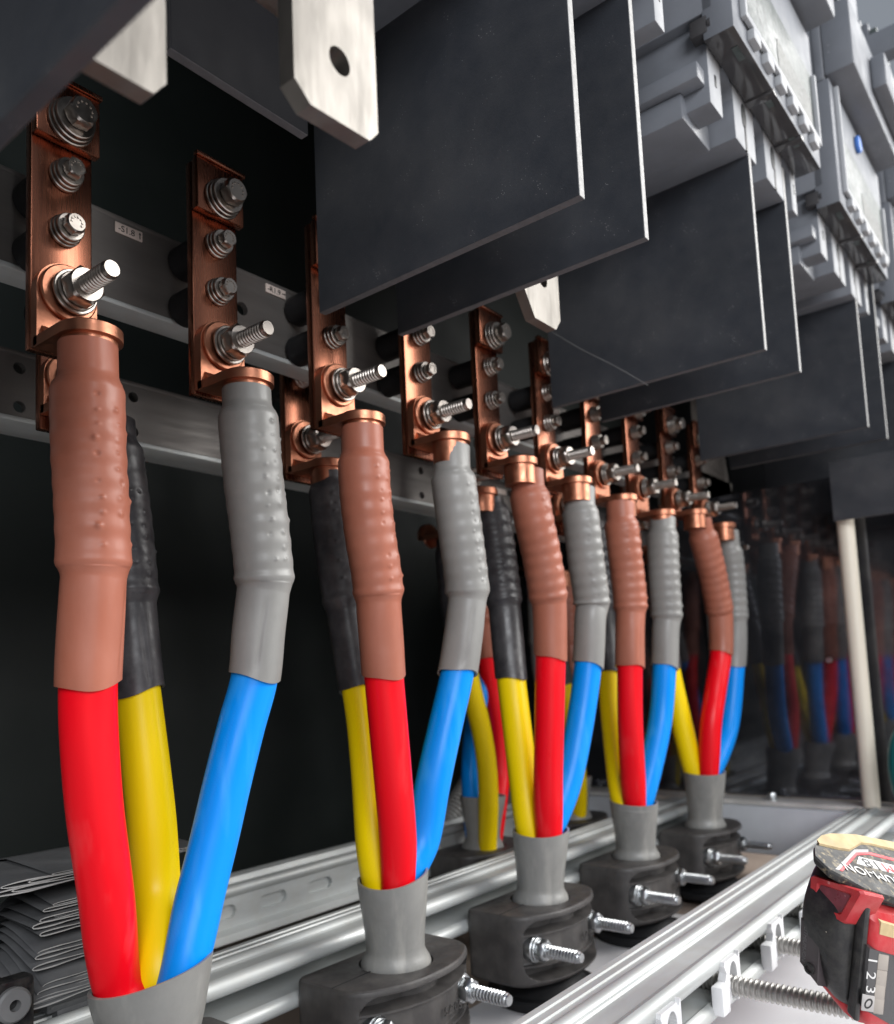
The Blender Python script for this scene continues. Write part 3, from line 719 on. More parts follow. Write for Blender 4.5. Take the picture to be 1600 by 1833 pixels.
def strut(label, yb, x0, x1, clips=(), rods=()):
    t = thing('strut_channel', label, 'channel', ((x0+x1)/2, yb, -4.4), 'galvanised strut channels')
    q = MB(); q.prism(strut_prof(yb), 'x', x0, x1); obj('profile', q, GALV, t, angle=.45)
    q = MB()
    for k in range(int((x1-x0)/.475)):
        xx = x0+.2+k*.475
        q.box(xx, xx+.13, yb-.16, yb-.102, -4.24, -4.13, .01)
    q2 = obj('inner_lugs', q, GALV, t)
    return t
strut('galvanised strut channel in front of the clamps carrying white clips and threaded rods', -1.01, -3.5, 9.6)
strut('galvanised strut channel right behind the front clamps', 1.49, -4.5, 9.6)
# slotted rear strut
t = thing('strut_channel', 'rear galvanised strut channel with oval slots along its face', 'channel', (2, 3.0, -4.4), 'galvanised strut channels')
yf = 2.95; q = MB(); zt, zb_ = -4.08, -4.36
x = -5.0
while x < 9.6:
    q.holecell(x, x+.62, zb_, zt, yf, x+.31, (zt+zb_)/2+.01, .17, .062, .035, 24, floor=0); x += .62
obj('slotted_face', q, GALV, t, angle=.5)
pr = [(yf+.0, zt), (yf-.02, zt+.01)]
for k in range(9):
    a = math.pi*1.3-math.pi*.95*k/8; pr.append((yf+.02+.055*math.cos(a), zt+.05+.055*math.sin(a)))
pr += [(yf+.09, zt+.07), (yf+.2, zt+.07), (yf+.22, zt+.12), (yf+.28, zt+.13), (yf+.33, zt+.11), (yf+.42, zt+.11), (yf+.42, zb_-.05), (yf+.40, zb_-.05), (yf+.40, zt+.0)]
q = MB(); q.prism(pr, 'x', -5, 9.6); obj('top_lips', q, GALV, t, angle=.5)
q = MB(); q.prism([(yf, zb_), (yf-.09, zb_-.03), (yf-.1, zb_-.10), (yf-.085, zb_-.11), (yf+.4, zb_-.11), (yf+.4, zb_-.05), (yf+.05, zb_-.04)], 'x', -5, 9.6); obj('bottom_lip', q, GALV, t, angle=.5)
# clips and rods on the front strut
def clip(label, x):
    t = thing('channel_clip', label, 'clip', (x, -1.5, -4.3), 'white plastic clips in the front strut')
    q = MB(); yq = -1.585
    # plate with an arch notch, upper ears
    n = 14; outer = [(x-.13, -4.04), (x-.10, -4.005), (x+.10, -4.0), (x+.12, -4.04), (x+.12, -4.36), (x-.13, -4.36)]
    arch = [(x+.065*math.cos(math.pi*k/n)+.02, -4.15+.085*math.sin(math.pi*k/n)) for k in range(n+1)]
    poly = [(x-.05+.02, -4.30), (x-.13, -4.33), (x-.13, -4.15), (x-.10, -4.11), (x-.13, -4.06), (x-.12, -4.035), (x+.09, -4.035), (x+.11, -4.06), (x+.125, -4.06), (x+.14, -4.03), (x+.15, -4.03), (x+.15, -4.30), (x+.085, -4.33)] + arch[:1] + arch[1:]
    q.prism(poly, 'y', yq-.02, yq+.03); obj('clip_plate', q, WHITEP, t, smooth=False)
    q = MB(); q.box(x-.26, x-.135, yq-.05, yq+.03, -4.33, -4.15, .012); obj('clip_tab', q, WHITEP, t)
    return t
RX = [2.52, 3.5, 4.46, 5.42, 6.38]
q0 = clip('white plastic clip around the lowest threaded rod at the bottom edge', RX[0])
labs = ['', 'white plastic clip around the long middle threaded rod', 'white plastic clip around the rod end beside the battery pack', 'white plastic clip hidden behind the battery pack', 'far white plastic clip behind the battery pack']
for i in range(1, 5): place(q0, labs[i], (RX[i]-RX[0], 0, 0))
def rod(label, x):
    q = MB(); q.thread((x+.02, -1.3, -4.22), (0, -1, 0), .064, 2.2 if x < 3.6 else 1.6, .034, 20, depth=.014)
    return tag(obj('threaded_rod', q, mat('rod_steel', (.46, .45, .43), .42, .85, var=.1, vscale=60), org=(x, -1.3, -4.22)), label, 'threaded rod', 'threaded rods in the front strut')
rl = ['short threaded rod end at the bottom edge of the photo', 'long threaded rod running out of the front strut under the battery pack', 'threaded rod just left of the battery pack', 'threaded rod hidden behind the battery pack', 'farthest threaded rod behind the battery pack']
for i in range(5): rod(rl[i], RX[i])
# ================================================================ PHASE BARRIERS
BAR = [(1.818, .496, 4.6), (2.647, .591, 2.9), (4.935, .532, 2.45), (5.962, .615, 2.66), (8.797, .686, 2.5), (9.94, .771, 2.9)]
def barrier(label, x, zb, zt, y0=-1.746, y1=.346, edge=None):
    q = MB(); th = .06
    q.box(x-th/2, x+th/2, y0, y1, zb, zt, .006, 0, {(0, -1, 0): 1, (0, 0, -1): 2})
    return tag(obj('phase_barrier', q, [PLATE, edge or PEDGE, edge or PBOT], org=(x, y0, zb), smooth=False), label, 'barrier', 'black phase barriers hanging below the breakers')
bl = ['largest black barrier plate just right of the holed metal tab', 'black barrier plate right behind the largest one', 'third black barrier plate, with a long fine scratch', 'fourth black barrier plate right behind the scratched one', 'fifth black barrier plate from the left', 'sixth black barrier plate from the left']
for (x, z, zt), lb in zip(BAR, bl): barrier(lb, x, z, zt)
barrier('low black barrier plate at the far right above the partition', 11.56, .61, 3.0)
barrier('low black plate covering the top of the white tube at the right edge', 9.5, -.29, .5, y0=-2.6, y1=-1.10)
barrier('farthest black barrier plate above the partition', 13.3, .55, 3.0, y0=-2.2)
barrier('blurred black plate edge crossing the upper left corner', -1.12, -.53, 3.5, y0=-3.0, y1=.6, edge=PLATE)
# plain rear plates
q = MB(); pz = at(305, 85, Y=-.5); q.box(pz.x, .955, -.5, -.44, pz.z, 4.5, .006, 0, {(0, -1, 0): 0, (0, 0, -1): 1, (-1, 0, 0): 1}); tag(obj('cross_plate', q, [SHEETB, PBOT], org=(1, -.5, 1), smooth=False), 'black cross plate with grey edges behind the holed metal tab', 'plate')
# scratch on the third barrier
sp_ = [at(a, b, X=4.9045) for a, b in ((988,594),(1040,625),(1100,655),(1160,690))]
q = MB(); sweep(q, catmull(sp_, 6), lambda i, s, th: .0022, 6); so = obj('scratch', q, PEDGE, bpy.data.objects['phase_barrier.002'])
# tinned tabs
def tab(label, x0, x1, y, zb, zt, thick=.07, hole=None, ch=.1, poly=None):
    t = thing('terminal_tab', label, 'tab', ((x0+x1)/2, y, zb), 'tinned copper terminal tabs')
    q = MB()
    poly = poly or [(x0+ch, zb), (x1-ch*.55, zb), (x1, zb+ch*.7), (x1, zt), (x0, zt), (x0, zb+ch*1.5)]
    if hole:
        cx, cz, hr = hole; n = 48; rows = []
        out = []
        for k in range(n):
            th = 2*math.pi*k/n; c, s_ = math.cos(th), math.sin(th); best = 9
            for a in range(6):
                p, p2 = poly[a], poly[(a+1) % 6]; ex, ez = p2[0]-p[0], p2[1]-p[1]; den = c*ez-s_*ex
                if abs(den) < 1e-9: continue
                tt = ((p[0]-cx)*ez-(p[1]-cz)*ex)/den; uu = ((p[0]-cx)*s_-(p[1]-cz)*c)/den
                if tt > 0 and -1e-6 <= uu <= 1+1e-6: best = min(best, tt)
            out.append([cx+c*best, cz+s_*best])
        for p in poly:
            k = min(range(n), key=lambda i: (out[i][0]-p[0])**2+(out[i][1]-p[1])**2); out[k] = list(p)
        inn = [(cx+hr*math.cos(2*math.pi*k/n), cz+hr*math.sin(2*math.pi*k/n)) for k in range(n)]
        o_ = lambda L, yy, sc_=1: [(p[0], yy, p[1]) for p in L]
        q.quadgrid([o_(inn, y), o_(out, y), o_(out, y+thick), o_(inn, y+thick), o_(inn, y)], True)
    else: q.prism(poly, 'y', y, y+thick)
    obj('tab_plate', q, TIN, t, angle=.4)
    return t
a = at(515, 0, Y=-1.8); b = at(520, 150, Y=-1.8); c1 = at(650, 262, Y=-1.8); c2 = at(677, 245, Y=-1.8); hc = at(608, 112, Y=-1.8)
pq = [at(*p, Y=-1.8) for p in ((556,187),(662,252),(677,239),(673,120),(520,30),(527,138))]
pl_ = [(pq[0].x, pq[0].z), (pq[1].x, pq[1].z), (pq[2].x, pq[2].z), (pq[2].x, 1.5), (pq[5].x, 1.5), (pq[5].x, pq[5].z)]
tb = tab('holed silvery metal tab hanging in front of the largest barrier', pq[5].x, pq[2].x, -1.8, pq[1].z, 1.5, .075, (hc.x, hc.z+.005, .052), .1, pl_)
q = MB(); ut = at(672, 62, Y=-1.8); q.box(ut.x-.42, ut.x+.035, -1.73, -1.60, ut.z-.02, ut.z+.05, .008); obj('rear_ledge', q, TIN, tb)
c = at(270, 165, Y=-1.6); e = at(298, 150, Y=-1.6)
tab('bright metal tab cut off by the blurred plate in the upper left', e.x-.46, e.x, -1.6, c.z, 1.6, .075, None, .085)
a3 = at(983, 583, Y=-.7); b3 = at(1003, 575, Y=-.7); h3 = at(972, 505, Y=-.7)
tab('small metal tab peeping out between the second and third barriers', b3.x-.5, b3.x, -.7, a3.z, 1.6, .085, (h3.x, h3.z+.02, .06), .13)
# ================================================================ BREAKERS
def breaker(label, x0):
    t = thing('circuit_breaker', label, 'circuit breaker', (x0, -1.9, 2.28), 'grey circuit breakers along the top')
    w = 2.42
    q = MB(); q.box(x0, x0+w, -1.86, .6, 2.95, 6.9, .02); obj('housing', q, BRK, t)
    # terminal ribs: pale fronts, slate flanks
    for (a, b_, zb, hole) in ((.10, .37, 2.28, None), (.66, 1.17, 2.27, .90), (1.46, 1.97, 2.29, 1.68), (2.26, 2.42, 2.33, None)):
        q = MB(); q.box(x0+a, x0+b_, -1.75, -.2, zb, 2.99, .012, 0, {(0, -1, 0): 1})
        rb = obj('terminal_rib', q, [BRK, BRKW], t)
        if hole:
            q = MB(); n = 20
            q.prism([(x0+hole+.055*math.cos(2*math.pi*k/n), 2.585+.11*math.sin(2*math.pi*k/n)) for k in range(n)], 'y', -1.756, -1.74); obj('screw_hole', q, DARK, rb)
            q = MB(); q.box(x0+(a+b_)/2-.02, x0+(a+b_)/2+.02, -1.756, -1.74, zb, 2.50, .004); obj('barrier_slot', q, DARK, rb)
        else:
            q = MB(); q.box(x0+(a+b_)/2-.01, x0+(a+b_)/2+.025, -1.756, -1.74, zb+.2, zb+.3, .004); obj('screw_hole', q, DARK, rb)
    # arches over the gaps
    for a, b_ in ((.37, .66), (1.17, 1.46), (1.97, 2.26)):
        n = 10; poly = [(x0+a, 3.0), (x0+a, 2.62)]
        for k in range(n+1): th = math.pi-math.pi*k/n; poly.append((x0+(a+b_)/2+(b_-a)/2*.98*math.cos(th), 2.63+.16*math.sin(th)))
        poly += [(x0+b_, 2.62), (x0+b_, 3.0)]
        q = MB(); q.prism(poly, 'y', -1.745, -.3); obj('terminal_arch', q, BRKF, t)
    # side rail along the flank
    q = MB(); q.box(x0-.06, x0+.10, -1.72, .2, 2.42, 2.56, .02); obj('side_rail', q, BRK, t)
    q = MB(); q.box(x0+.02, x0+.6, -1.55, .2, 2.20, 2.42, .02); obj('side_rail', q, BRK, t)
    q = MB(); q.box(x0-.01, x0+.14, -1.80, -1.66, 2.78, 2.92, .012); q.cyl((x0+.02, -1.805, 2.85), (0, -1, 0), .04, .02, 12); obj('latch', q, GLOSSD, t)
    for yy, zz in ((-1.45, 3.3), (-1.45, 5.2), (-.6, 3.4)):
        q = MB(); q.cyl((x0+.001, yy, zz), (-1, 0, 0), .05, .012, 16, hole=.02); obj('case_rivet', q, BRK, t)
    q = MB(); q.box(x0-.004, x0+.01, -1.84, .5, 3.96, 3.972); obj('case_seam', q, DKGREY, t)
    q = MB(); q.box(x0-.004, x0+.01, -1.20, -1.19, 3.0, 6.8); obj('case_seam', q, DKGREY, t)
    # front terminal cover: glossy underside, pale face, window
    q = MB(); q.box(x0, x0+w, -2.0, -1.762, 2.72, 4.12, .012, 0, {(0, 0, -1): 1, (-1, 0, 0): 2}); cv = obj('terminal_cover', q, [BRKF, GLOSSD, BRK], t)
    for k in (.97, 1.78):
        q = MB(); q.box(x0+k-.05, x0+k+.05, -2.006, -1.764, 2.70, 2.735, .008); obj('cover_rib', q, GLOSSD, cv)
    for k in range(3):
        q = MB(); q.box(x0+.22+k*.74, x0+.40+k*.74, -1.95, -1.90, 2.712, 2.7195); obj('glare_strip', q, CLEARW, cv)
    q = MB(); fr = .05
    wx0, wx1, wz0, wz1 = x0+.24, x0+2.28, 2.95, 3.62
    q.box(wx0, wx1, -2.012, -2.002, wz0, wz1, .003); wn = obj('clear_window', q, CLEARW, cv)
    q = MB(); q.box(wx0-.02, wx1, -2.05, -2.014, wz0-.06, wz0, .008); q.box(wx0-.07, wx0-.02, -2.05, -2.002, wz0-.06, 4.1, .008); q.box(wx1, wx1+.05, -2.05, -2.002, wz0-.06, wz1, .008); obj('window_frame', q, BRKW, cv)
    for k in range(6):
        q = MB(); q.box(wx0+.08+k*.34, wx0+.25+k*.34, -2.056, -2.0, wz0-.16, wz0-.075, .006); obj('frame_catch', q, BRKW, cv)
    q = MB(); q.box(wx0+.9, wx1-.1, -2.016, -2.0122, wz0+.07, wz0+.36); obj('window_label', q, mat('faded_label', (0.10, 0.105, 0.10), .5, spec=.1, var=.5, vscale=90, stretch=(1, 1, 3)), wn)
    # upper face, overhanging toggle block, trims
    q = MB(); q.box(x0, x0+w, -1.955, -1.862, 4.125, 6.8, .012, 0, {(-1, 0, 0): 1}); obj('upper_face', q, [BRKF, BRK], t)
    q = MB(); q.box(x0+.02, x0+w, -2.26, -1.957, 4.17, 4.95, .03, 0, {(0, -1, 0): 1}); ob = obj('toggle_block', q, [BRK, BRKF], t)
    q = MB(); q.box(x0+.9, x0+w-.1, -2.42, -2.262, 4.35, 4.75, .03, 0, {(0, -1, 0): 1}); obj('block_step', q, [BRK, BRKF], ob)
    q = MB(); q.cyl((x0+1.15, -2.0, 3.92), (0, -1, 0), .10, .05, 24, bev=.012); obj('blue_button', q, BLUEB, cv)
    q = MB(); q.box(x0+.03, x0+.16, -2.05, -1.957, 4.98, 6.7, .01); q.box(x0+.36, x0+.52, -2.10, -1.957, 4.98, 6.7, .01); q.box(x0+.72, x0+.80, -2.04, -1.957, 4.98, 6.7, .01); obj('face_trim', q, CLEARW, t)
    q = MB(); q.box(x0+1.75, x0+2.0, -2.85, -1.957, 5.3, 5.62, .03); obj('toggle_lever', q, BRK, t)
    return t
BR = breaker('grey circuit breaker above the third and fourth barriers with a dusty window', 3.94)
place(BR, 'grey circuit breaker with blue button at the right edge, second of those in view', (3.16, 0, 0))
place(BR, 'farthest grey circuit breaker partly cut off by the right edge', (6.32, 0, 0))
place(BR, 'grey circuit breaker mostly above the top edge of the photo', (-3.16, 0, 0))
# ================================================================ FLATTENED SHRINK TUBES
t0 = at(15, 1700, Y=2.0)
q = MB(); ys, zs = 2.0, t0.z
path = [Vector((-3+4.6*i/120, ys, zs)) for i in range(121)]
sweep(q, path, lambda i, s, th: .15+(.014 if (i % 3) else -.006), 24); tag(obj('corrugated_conduit', q, COND, org=(-1, ys, zs)), 'grey corrugated conduit at the left edge under the flattened tubes', 'conduit', 'grey corrugated conduits')
pa = [at(a, b, Y=3.35) for a, b in ((735,1540),(770,1510),(800,1470),(828,1425),(850,1385))]
q = MB(); cp = catmull(pa, 22); sweep(q, cp, lambda i, s, th: .15+(.012 if (i % 3) else -.006), 20); tag(obj('corrugated_conduit', q, COND, org=tuple(pa[0])), 'grey corrugated conduit rising behind the second blue core', 'conduit', 'grey corrugated conduits')
def flat_tube(label, xl, xr, zm, ymouth, rbend, ztop, mouth_h, flip=False, slope=.0):
    """flattened sleeve draped over the conduit: hangs in front with its open mouth at the lower end"""
    q = MB(); prof = []
    if flip:   # lies on top, mouth facing out
        prof = [(ymouth, zm), (ymouth+.25, zm+.015), (ymouth+.6, zm+.03), (ymouth+1.0, zm-.03), (ymouth+1.3, zm-.25)]
        nrm = [(0, 1)]*5
    else:       # slopes up and back over the conduit, mouth at the low front end
        for k in range(9):
            a = k/8; prof.append((ymouth+(rbend-ymouth)*a, zm+(ztop-zm)*math.sin(a*math.pi/2)**1.15))
        prof += [(rbend+.2, ztop-.10), (rbend+.35, ztop-.35)]
    n = len(prof); rows = []
    rnd = random.Random(label)
    for i, (y, z) in enumerate(prof):
        a = prof[max(i-1, 0)]; b_ = prof[min(i+1, n-1)]; tx, tz = b_[0]-a[0], b_[1]-a[1]; l = math.hypot(tx, tz) or 1; ny, nz = -tz/l, tx/l
        op = mouth_h*max(0.25, 1-.8*i/2.0) if i < 3 else mouth_h*.22
        row = []
        K = 28
        for k in range(K):
            th = 2*math.pi*k/K; c, s_ = math.cos(th), math.sin(th)
            uu = (xl+xr)/2+(xr-xl)/2*(abs(c)**.75)*(1 if c >= 0 else -1)
            ww = op*(abs(s_)**.8)*(1 if s_ >= 0 else -1)*(.65+.35*math.sin(uu*9+rnd.random()*.3))
            row.append(Vector((uu, y+ny*ww, z+nz*ww+slope*(uu-xl))))
        rows.append(row)
    ctr = sum(rows[0], Vector())/len(rows[0])
    inner = [Vector((ctr.x+(p.x-ctr.x)*.985, p.y, p.z)) + Vector((0, (ctr.y-p.y)*.45, (ctr.z-p.z+slope*(p.x-ctr.x))*.45)) for p in rows[0]]
    deep = [p.lerp(Vector((p.x, rows[1][k].y, rows[1][k].z)), .8) for k, p in enumerate(inner)]
    q.quadgrid([deep, inner, rows[0]]+rows[1:], True, 0, lambda i, j: 1 if i == 1 else 0)
    return tag(obj('flattened_tube', q, [SHRINK, SHRINKE], org=((xl+xr)/2, ymouth, zm), angle=1.0), label, 'tube', 'flattened grey tubes draped beside the red core')
words = ['topmost', 'second', 'third', 'fourth', 'fifth', 'sixth', 'seventh', 'eighth', 'ninth', 'tenth', 'eleventh', 'twelfth', 'thirteenth', 'fourteenth', 'fifteenth', 'sixteenth', 'seventeenth', 'eighteenth']
FT = [  # left px, mouth py, flip
 (92,1564,1),(50,1578,1),(0,1588,1),(20,1594,1),(-30,1606,1),
 (94,1620,0),(76,1631,0),(96,1640,0),(70,1649,0),(57,1661,0),(70,1674,0),(66,1708,0),(62,1716,0),(57,1736,0),(76,1766,0),(66,1780,0),(54,1797,0),(42,1808,0)]
for k, (pl, pm, fl_) in enumerate(FT):
    lab = f'{words[k]} flattened grey tube from the top of the stack beside the red core'
    if fl_:
        y0 = 1.22+.004*k; a = at(pl, pm, Y=y0); flat_tube(lab, a.x, a.x+1.05, a.z-.005, y0, 0, 0, .024-.002*(k % 2), True, -.02+.004*k)
    else:
        kk = k-5; y0 = 1.30-.020*kk; a = at(pl, pm, Y=y0)
        flat_tube(lab, a.x, a.x+.9, a.z, y0, 1.72-.01*kk, -3.30-.028*kk, .036, False, .01*((k*7) % 3-1))
for k, (pl, pm) in enumerate(((84,1818),(102,1830))):
    y0 = 1.3; a = at(pl, pm, Y=y0); q = MB(); q.box(a.x, a.x+.9, y0, y0+.7, a.z, a.z+.07, .012); q.box(a.x+.02, a.x+.9, y0-.004, y0+.1, a.z+.028, a.z+.042)
    tag(obj('flattened_tube', q, SHRINK, org=tuple(a)), ['nineteenth flattened grey tube, lying low by the grey boot', 'lowest flattened grey tube at the bottom edge by the grey boot'][k], 'tube', 'flattened grey tubes draped beside the red core')
# round fastener and plate at the lower left
fp = at(20, 1797, Y=.93)
t = thing('round_fastener', 'round socket fastener on dark bracket in the lower left corner', 'fastener', tuple(fp))
q = MB(); q.cyl(tuple(fp), (0, -1, 0), .09, .05, 28, bev=.012, hole=.03); obj('fastener_head', q, DKGREY, t)
q = MB(); q.box(fp.x-1, fp.x+.13, fp.y, fp.y+.12, fp.z-.5, fp.z+.12, .03); obj('bracket', q, BBLK, t)
# ================================================================ BATTERY PACK
BYF = -2.25
o_ = at(1432, 1660, Y=BYF)
t = thing('battery_pack', 'worn red and black power tool battery pack dusted with sawdust', 'battery', (o_.x+.6, BYF, -4.15))
# local frame of the pack: e = along the left-to-right front face, g = away from viewer, k = up; slightly tilted
ee = (at(1600, 1700, Y=BYF-.25)-at(1432, 1640, Y=BYF)).normalized()
bz0, bz1 = -4.14, at(1470, 1500, Y=BYF).z
def bpt(px, py, y): return at(px, py, Y=y)
def deep(px, py, dd): return CC+ray(px, py)*dd
Bt = deep(1538, 1604, 4.5); Bb = deep(1517, 1822, 4.62); At_ = deep(1450, 1512, 4.78); Rt_ = deep(1700, 1640, 4.78)
eH = Bt-Bb; H = eH.length; eH.normalize()
eU = At_-Bt; U = eU.length; eU.normalize()
eW = Rt_-Bt; Wd = eW.length; eW.normalize()
nF = eH.cross(eW).normalized()          # normal of the front (gauge) face
nL = eU.cross(eH).normalized()
nT = eW.cross(eU).normalized()
if nT.z < 0: nT = -nT
def LB(w, u, h): return Bb+eW*w+eU*u+eH*h
def mapB(mb): mb.v = [LB(p.x, p.y, p.z) for p in mb.v]; return mb
def onplane(px, py, p0, n):
    v = ray(px, py); return CC+v*((p0-CC).dot(n)/v.dot(n))
def dec(p):
    m_ = Matrix((eW, eU, eH)).transposed(); return m_.inverted() @ (p-Bb)
def side_shell(w0, w1, u0, u1, h0, h1, bulge=.05, rnd=.09, m=0):
    q = MB(); NH = 14; rows = []
    for i in range(NH+1):
        t = i/NH; h = h0+(h1-h0)*t
        b = bulge*math.sin(math.pi*t)
        e = .035*(max(0, 1-t/.12)**2+max(0, (t-.9)/.1)**2)
        poly = []
        for (cx, cy, a0) in ((w0-b+e+rnd, u0+e+rnd, math.pi), (w1-e-rnd, u0+e+rnd, 1.5*math.pi), (w1-e-rnd, u1-e-rnd, 0), (w0-b+e+rnd, u1-e-rnd, .5*math.pi)):
            for k in range(7):
                a = a0+math.pi/2*k/6; poly.append((cx+rnd*math.cos(a), cy+rnd*math.sin(a), h))
        rows.append(poly)
    q.quadgrid(rows, True, m); q.cap(rows[0][::-1], m); q.cap(rows[-1], m); return mapB(q)
sh = obj('shell', side_shell(0, Wd, 0.02, U*.93, .0, H-.02, .10), BBLK, t)
obj('base_band', side_shell(.04, Wd, .0, U*.8, -.03, .07, .02, .08), BRED, t)
obj('gauge_body', side_shell(.055, Wd, -.07, U*.55, .0, H-.045, .0, .05), BRED, t)
gb = bpy.data.objects['gauge_body']
q = MB(); q.box(.005, .05, -.045, .02, .02, H-.02, .015); obj('seam_bead', mapB(q), BBLK, sh)
# top: dusty label deck and caked far rim
hT = H+.046
P0 = LB(0, 0, hT); uF = dec(onplane(1530, 1496, P0, nT)).y
def top_uv(px, py): v = dec(onplane(px, py, P0, nT)); return (v.x, v.y)
pp = [top_uv(*p) for p in [(1548,1591),(1612,1611),(1660,1610),(1660,1525),(1600,1509),(1530,1495),(1484,1491.5),(1470,1495),(1456,1516),(1457,1531),(1482,1555)]]
q = MB(); cx_ = sum(p[0] for p in pp)/11; cy_ = sum(p[1] for p in pp)/11
q.quadgrid([[(cx_+(w-cx_)*k, cy_+(u-cy_)*k, h) for w, u in pp] for k, h in ((.97, H-.005), (1.0, H+.012), (1.0, hT-.012), (.975, hT))], True); q.cap([(cx_+(w-cx_)*.975, cy_+(u-cy_)*.975, hT) for w, u in pp])
obj('label_deck', mapB(q), BDUST, t, angle=.5)
q = MB(); rows = []
poly = []
deck = bpy.data.objects['label_deck']
hT = H+.046
P0 = LB(0, 0, hT)
def top_uv(px, py): v = dec(onplane(px, py, P0, nT)); return (v.x, v.y)
def top_poly(pxs, off, name, mt, parent):
    q = MB(); pp = [top_uv(*p) for p in pxs]
    q.quadgrid([[(w, u, hT) for w, u in pp], [(w, u, hT+off) for w, u in pp]], True); q.cap([(w, u, hT+off) for w, u in pp]); return obj(name, mapB(q), mt, parent, smooth=False)
top_poly([(1462,1507),(1470,1499),(1486,1495.5),(1530,1497),(1616,1514),(1616,1527),(1558,1513),(1541,1511.5),(1520,1524),(1500,1521),(1466,1513)], .014, 'sawdust_rim', BTAN, deck)
top_poly([(1495,1556),(1529,1521),(1554,1521),(1554,1526),(1532,1527),(1502,1558)], .002, 'grey_chevron', BGREY, deck)
top_poly([(1503,1558),(1532,1526.5),(1556,1526),(1610,1540),(1610,1544),(1555,1530),(1534,1531),(1508,1560)], .003, 'red_outline', BREDP, deck)
top_poly([(1537,1534),(1612,1553),(1610,1567),(1533,1546)], .0035, 'white_panel', BWHT, deck)
top_poly([(1541,1536.5),(1583,1547),(1581,1558),(1538,1546)], .0042, 'black_panel', BWHT, deck)
def top_text(txt, px, py, size, mt, name, off, sx=1.0, px2=None):
    w, u = top_uv(px, py); a = LB(w, u, hT+off)
    w2, u2 = top_uv(*px2); dx = LB(w2, u2, hT+off)-a; ux = dx.normalized(); uy = nT.cross(ux).normalized()
    obj(name, place_text(txt, size, a, ux, uy, .0008, sx), mt, deck, smooth=False)
top_text('18', 1560, 1547.5, .098, BLKP, 'voltage_lettering', .006, 1.55, (1540, 1542))
top_text('M', 1590, 1555.5, .098, BREDP, 'voltage_letter', .006, 1.3, (1570, 1550))
top_text('LITHIUM-ION', 1584, 1572.5, .088, BWHT, 'battery_lettering', .006, 1.25, (1560, 1565.5))
# release button on the corner
PL = LB(-.03, 0, H*.8)
def left_uh(px, py): v = dec(onplane(px, py, PL, nL)); return (v.y, v.z)
pts = [(1457,1570),(1462,1567),(1550,1596),(1553,1602),(1524,1652),(1516,1654),(1492,1642),(1466,1616),(1456,1596)]
pp = [left_uh(*p) for p in pts]; q = MB()
ring = lambda off, k: [(off, (sum(p[0] for p in pp)/9)+(u-(sum(p[0] for p in pp)/9))*k, (sum(p[1] for p in pp)/9)+(h-(sum(p[1] for p in pp)/9))*k) for u, h in pp]
q.quadgrid([ring(.10, 1.0), ring(-.05, 1.0), ring(-.068, .93), ring(-.068, .66), ring(-.056, .6)], True); q.cap(ring(-.056, .6))
rbn = obj('release_button', mapB(q), BRED, t, angle=.5)
q = MB(); q.cap(ring(-.0575, .57)); obj('button_inlay', mapB(q), mat('smoky_red_plastic', (0.20, 0.035, 0.05), .35, var=.3, vscale=120, specks=(.6, .4, .4), speck_amt=.5, speck_scale=200), rbn, smooth=False)
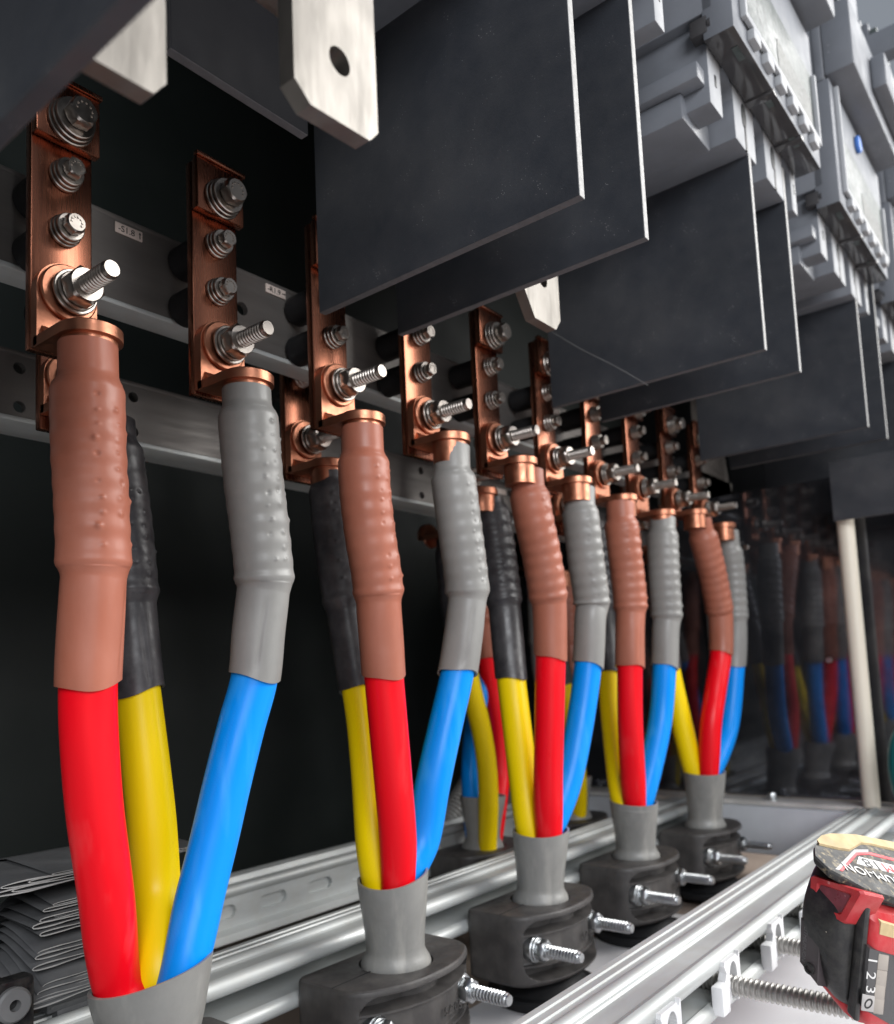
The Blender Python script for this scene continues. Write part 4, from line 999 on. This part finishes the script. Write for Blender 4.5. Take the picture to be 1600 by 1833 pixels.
# badge on the left face
PL = LB(-.088, 0, H*.45)
pts = [(1434,1642),(1468,1676),(1464,1764),(1432,1722)]; pp = [left_uh(*p) for p in pts]
q = MB(); ring2 = lambda off, k: [(off, (sum(p[0] for p in pp)/4)+(u-(sum(p[0] for p in pp)/4))*k, (sum(p[1] for p in pp)/4)+(h-(sum(p[1] for p in pp)/4))*k) for u, h in pp]
q.quadgrid([ring2(.0, 1), ring2(-.088, 1), ring2(-.092, .97)], True); q.cap(ring2(-.092, .97)); bd = obj('side_badge', mapB(q), BADGE, t, smooth=False)
u1, h1 = left_uh(1441, 1690); a = LB(-.0932, u1, h1)
obj('side_lettering', place_text('LITHIUM-ION', .036, a, -eH, nL.cross(-eH)*(1 if nL.dot(CC-a) > 0 else -1), .0008), DKGREY, bd, smooth=False)
u1, h1 = left_uh(1450, 1732); q = MB(); q.cyl(tuple(LB(-.08, u1, h1)), tuple(nL if nL.dot(CC-a) > 0 else -nL), .034, .022, 20, hole=.022); obj('lock_mark', q, BBLK, bd)
# charge gauge
PG = LB(0, -.072, 0)
def front_wh(px, py): v = dec(onplane(px, py, PG, nF)); return (v.x, v.z)
pts = [(1556,1697),(1640,1722),(1640,1860),(1546,1806)]; pp = [front_wh(*p) for p in pts]
q = MB(); q.quadgrid([[(w, -.04, h) for w, h in pp], [(w, -.0745, h) for w, h in pp]], True); q.cap([(w, -.0745, h) for w, h in pp]); gp = obj('gauge_panel', mapB(q), GLOSSD, gb, smooth=False)
for nm, px, py in (('1', 1560, 1718), ('2', 1557, 1745), ('3', 1556, 1770)):
    w, h = front_wh(px, py); obj('gauge_numeral', place_text(nm, .105, LB(w, -.0765, h), -eH, eW, .0008), BWHT, gp, smooth=False)
w, h = front_wh(1553, 1795); q = MB(); q.box(w-.05, w+.05, -.0765, -.07, h-.05, h+.05, .004); bt_ = obj('gauge_button', mapB(q), BGREY, gp); q = MB(); q.cyl(tuple(LB(w, -.0765, h)), tuple(nF if nF.dot(CC-LB(w, 0, h)) > 0 else -nF), .03, .002, 20, hole=.02); obj('button_ring', q, BLKP, gp)
for k, (px, py) in enumerate(((1580,1722),(1577,1750),(1574,1776),(1572,1800))):
    w, h = front_wh(px, py); q = MB(); q.box(w-.042, w+.042, -.0765, -.07, h-.048, h+.048, .006); obj('gauge_window', mapB(q), GAUGE, gp)
pts = [(1577,1650),(1640,1668),(1640,1690),(1574,1672)]; pp = [front_wh(*p) for p in pts]
q = MB(); q.quadgrid([[(w, -.05, h) for w, h in pp], [(w, -.0735, h) for w, h in pp]], True); q.cap([(w, -.0735, h) for w, h in pp]); obj('worn_step', mapB(q), BTAN, gb, smooth=False)
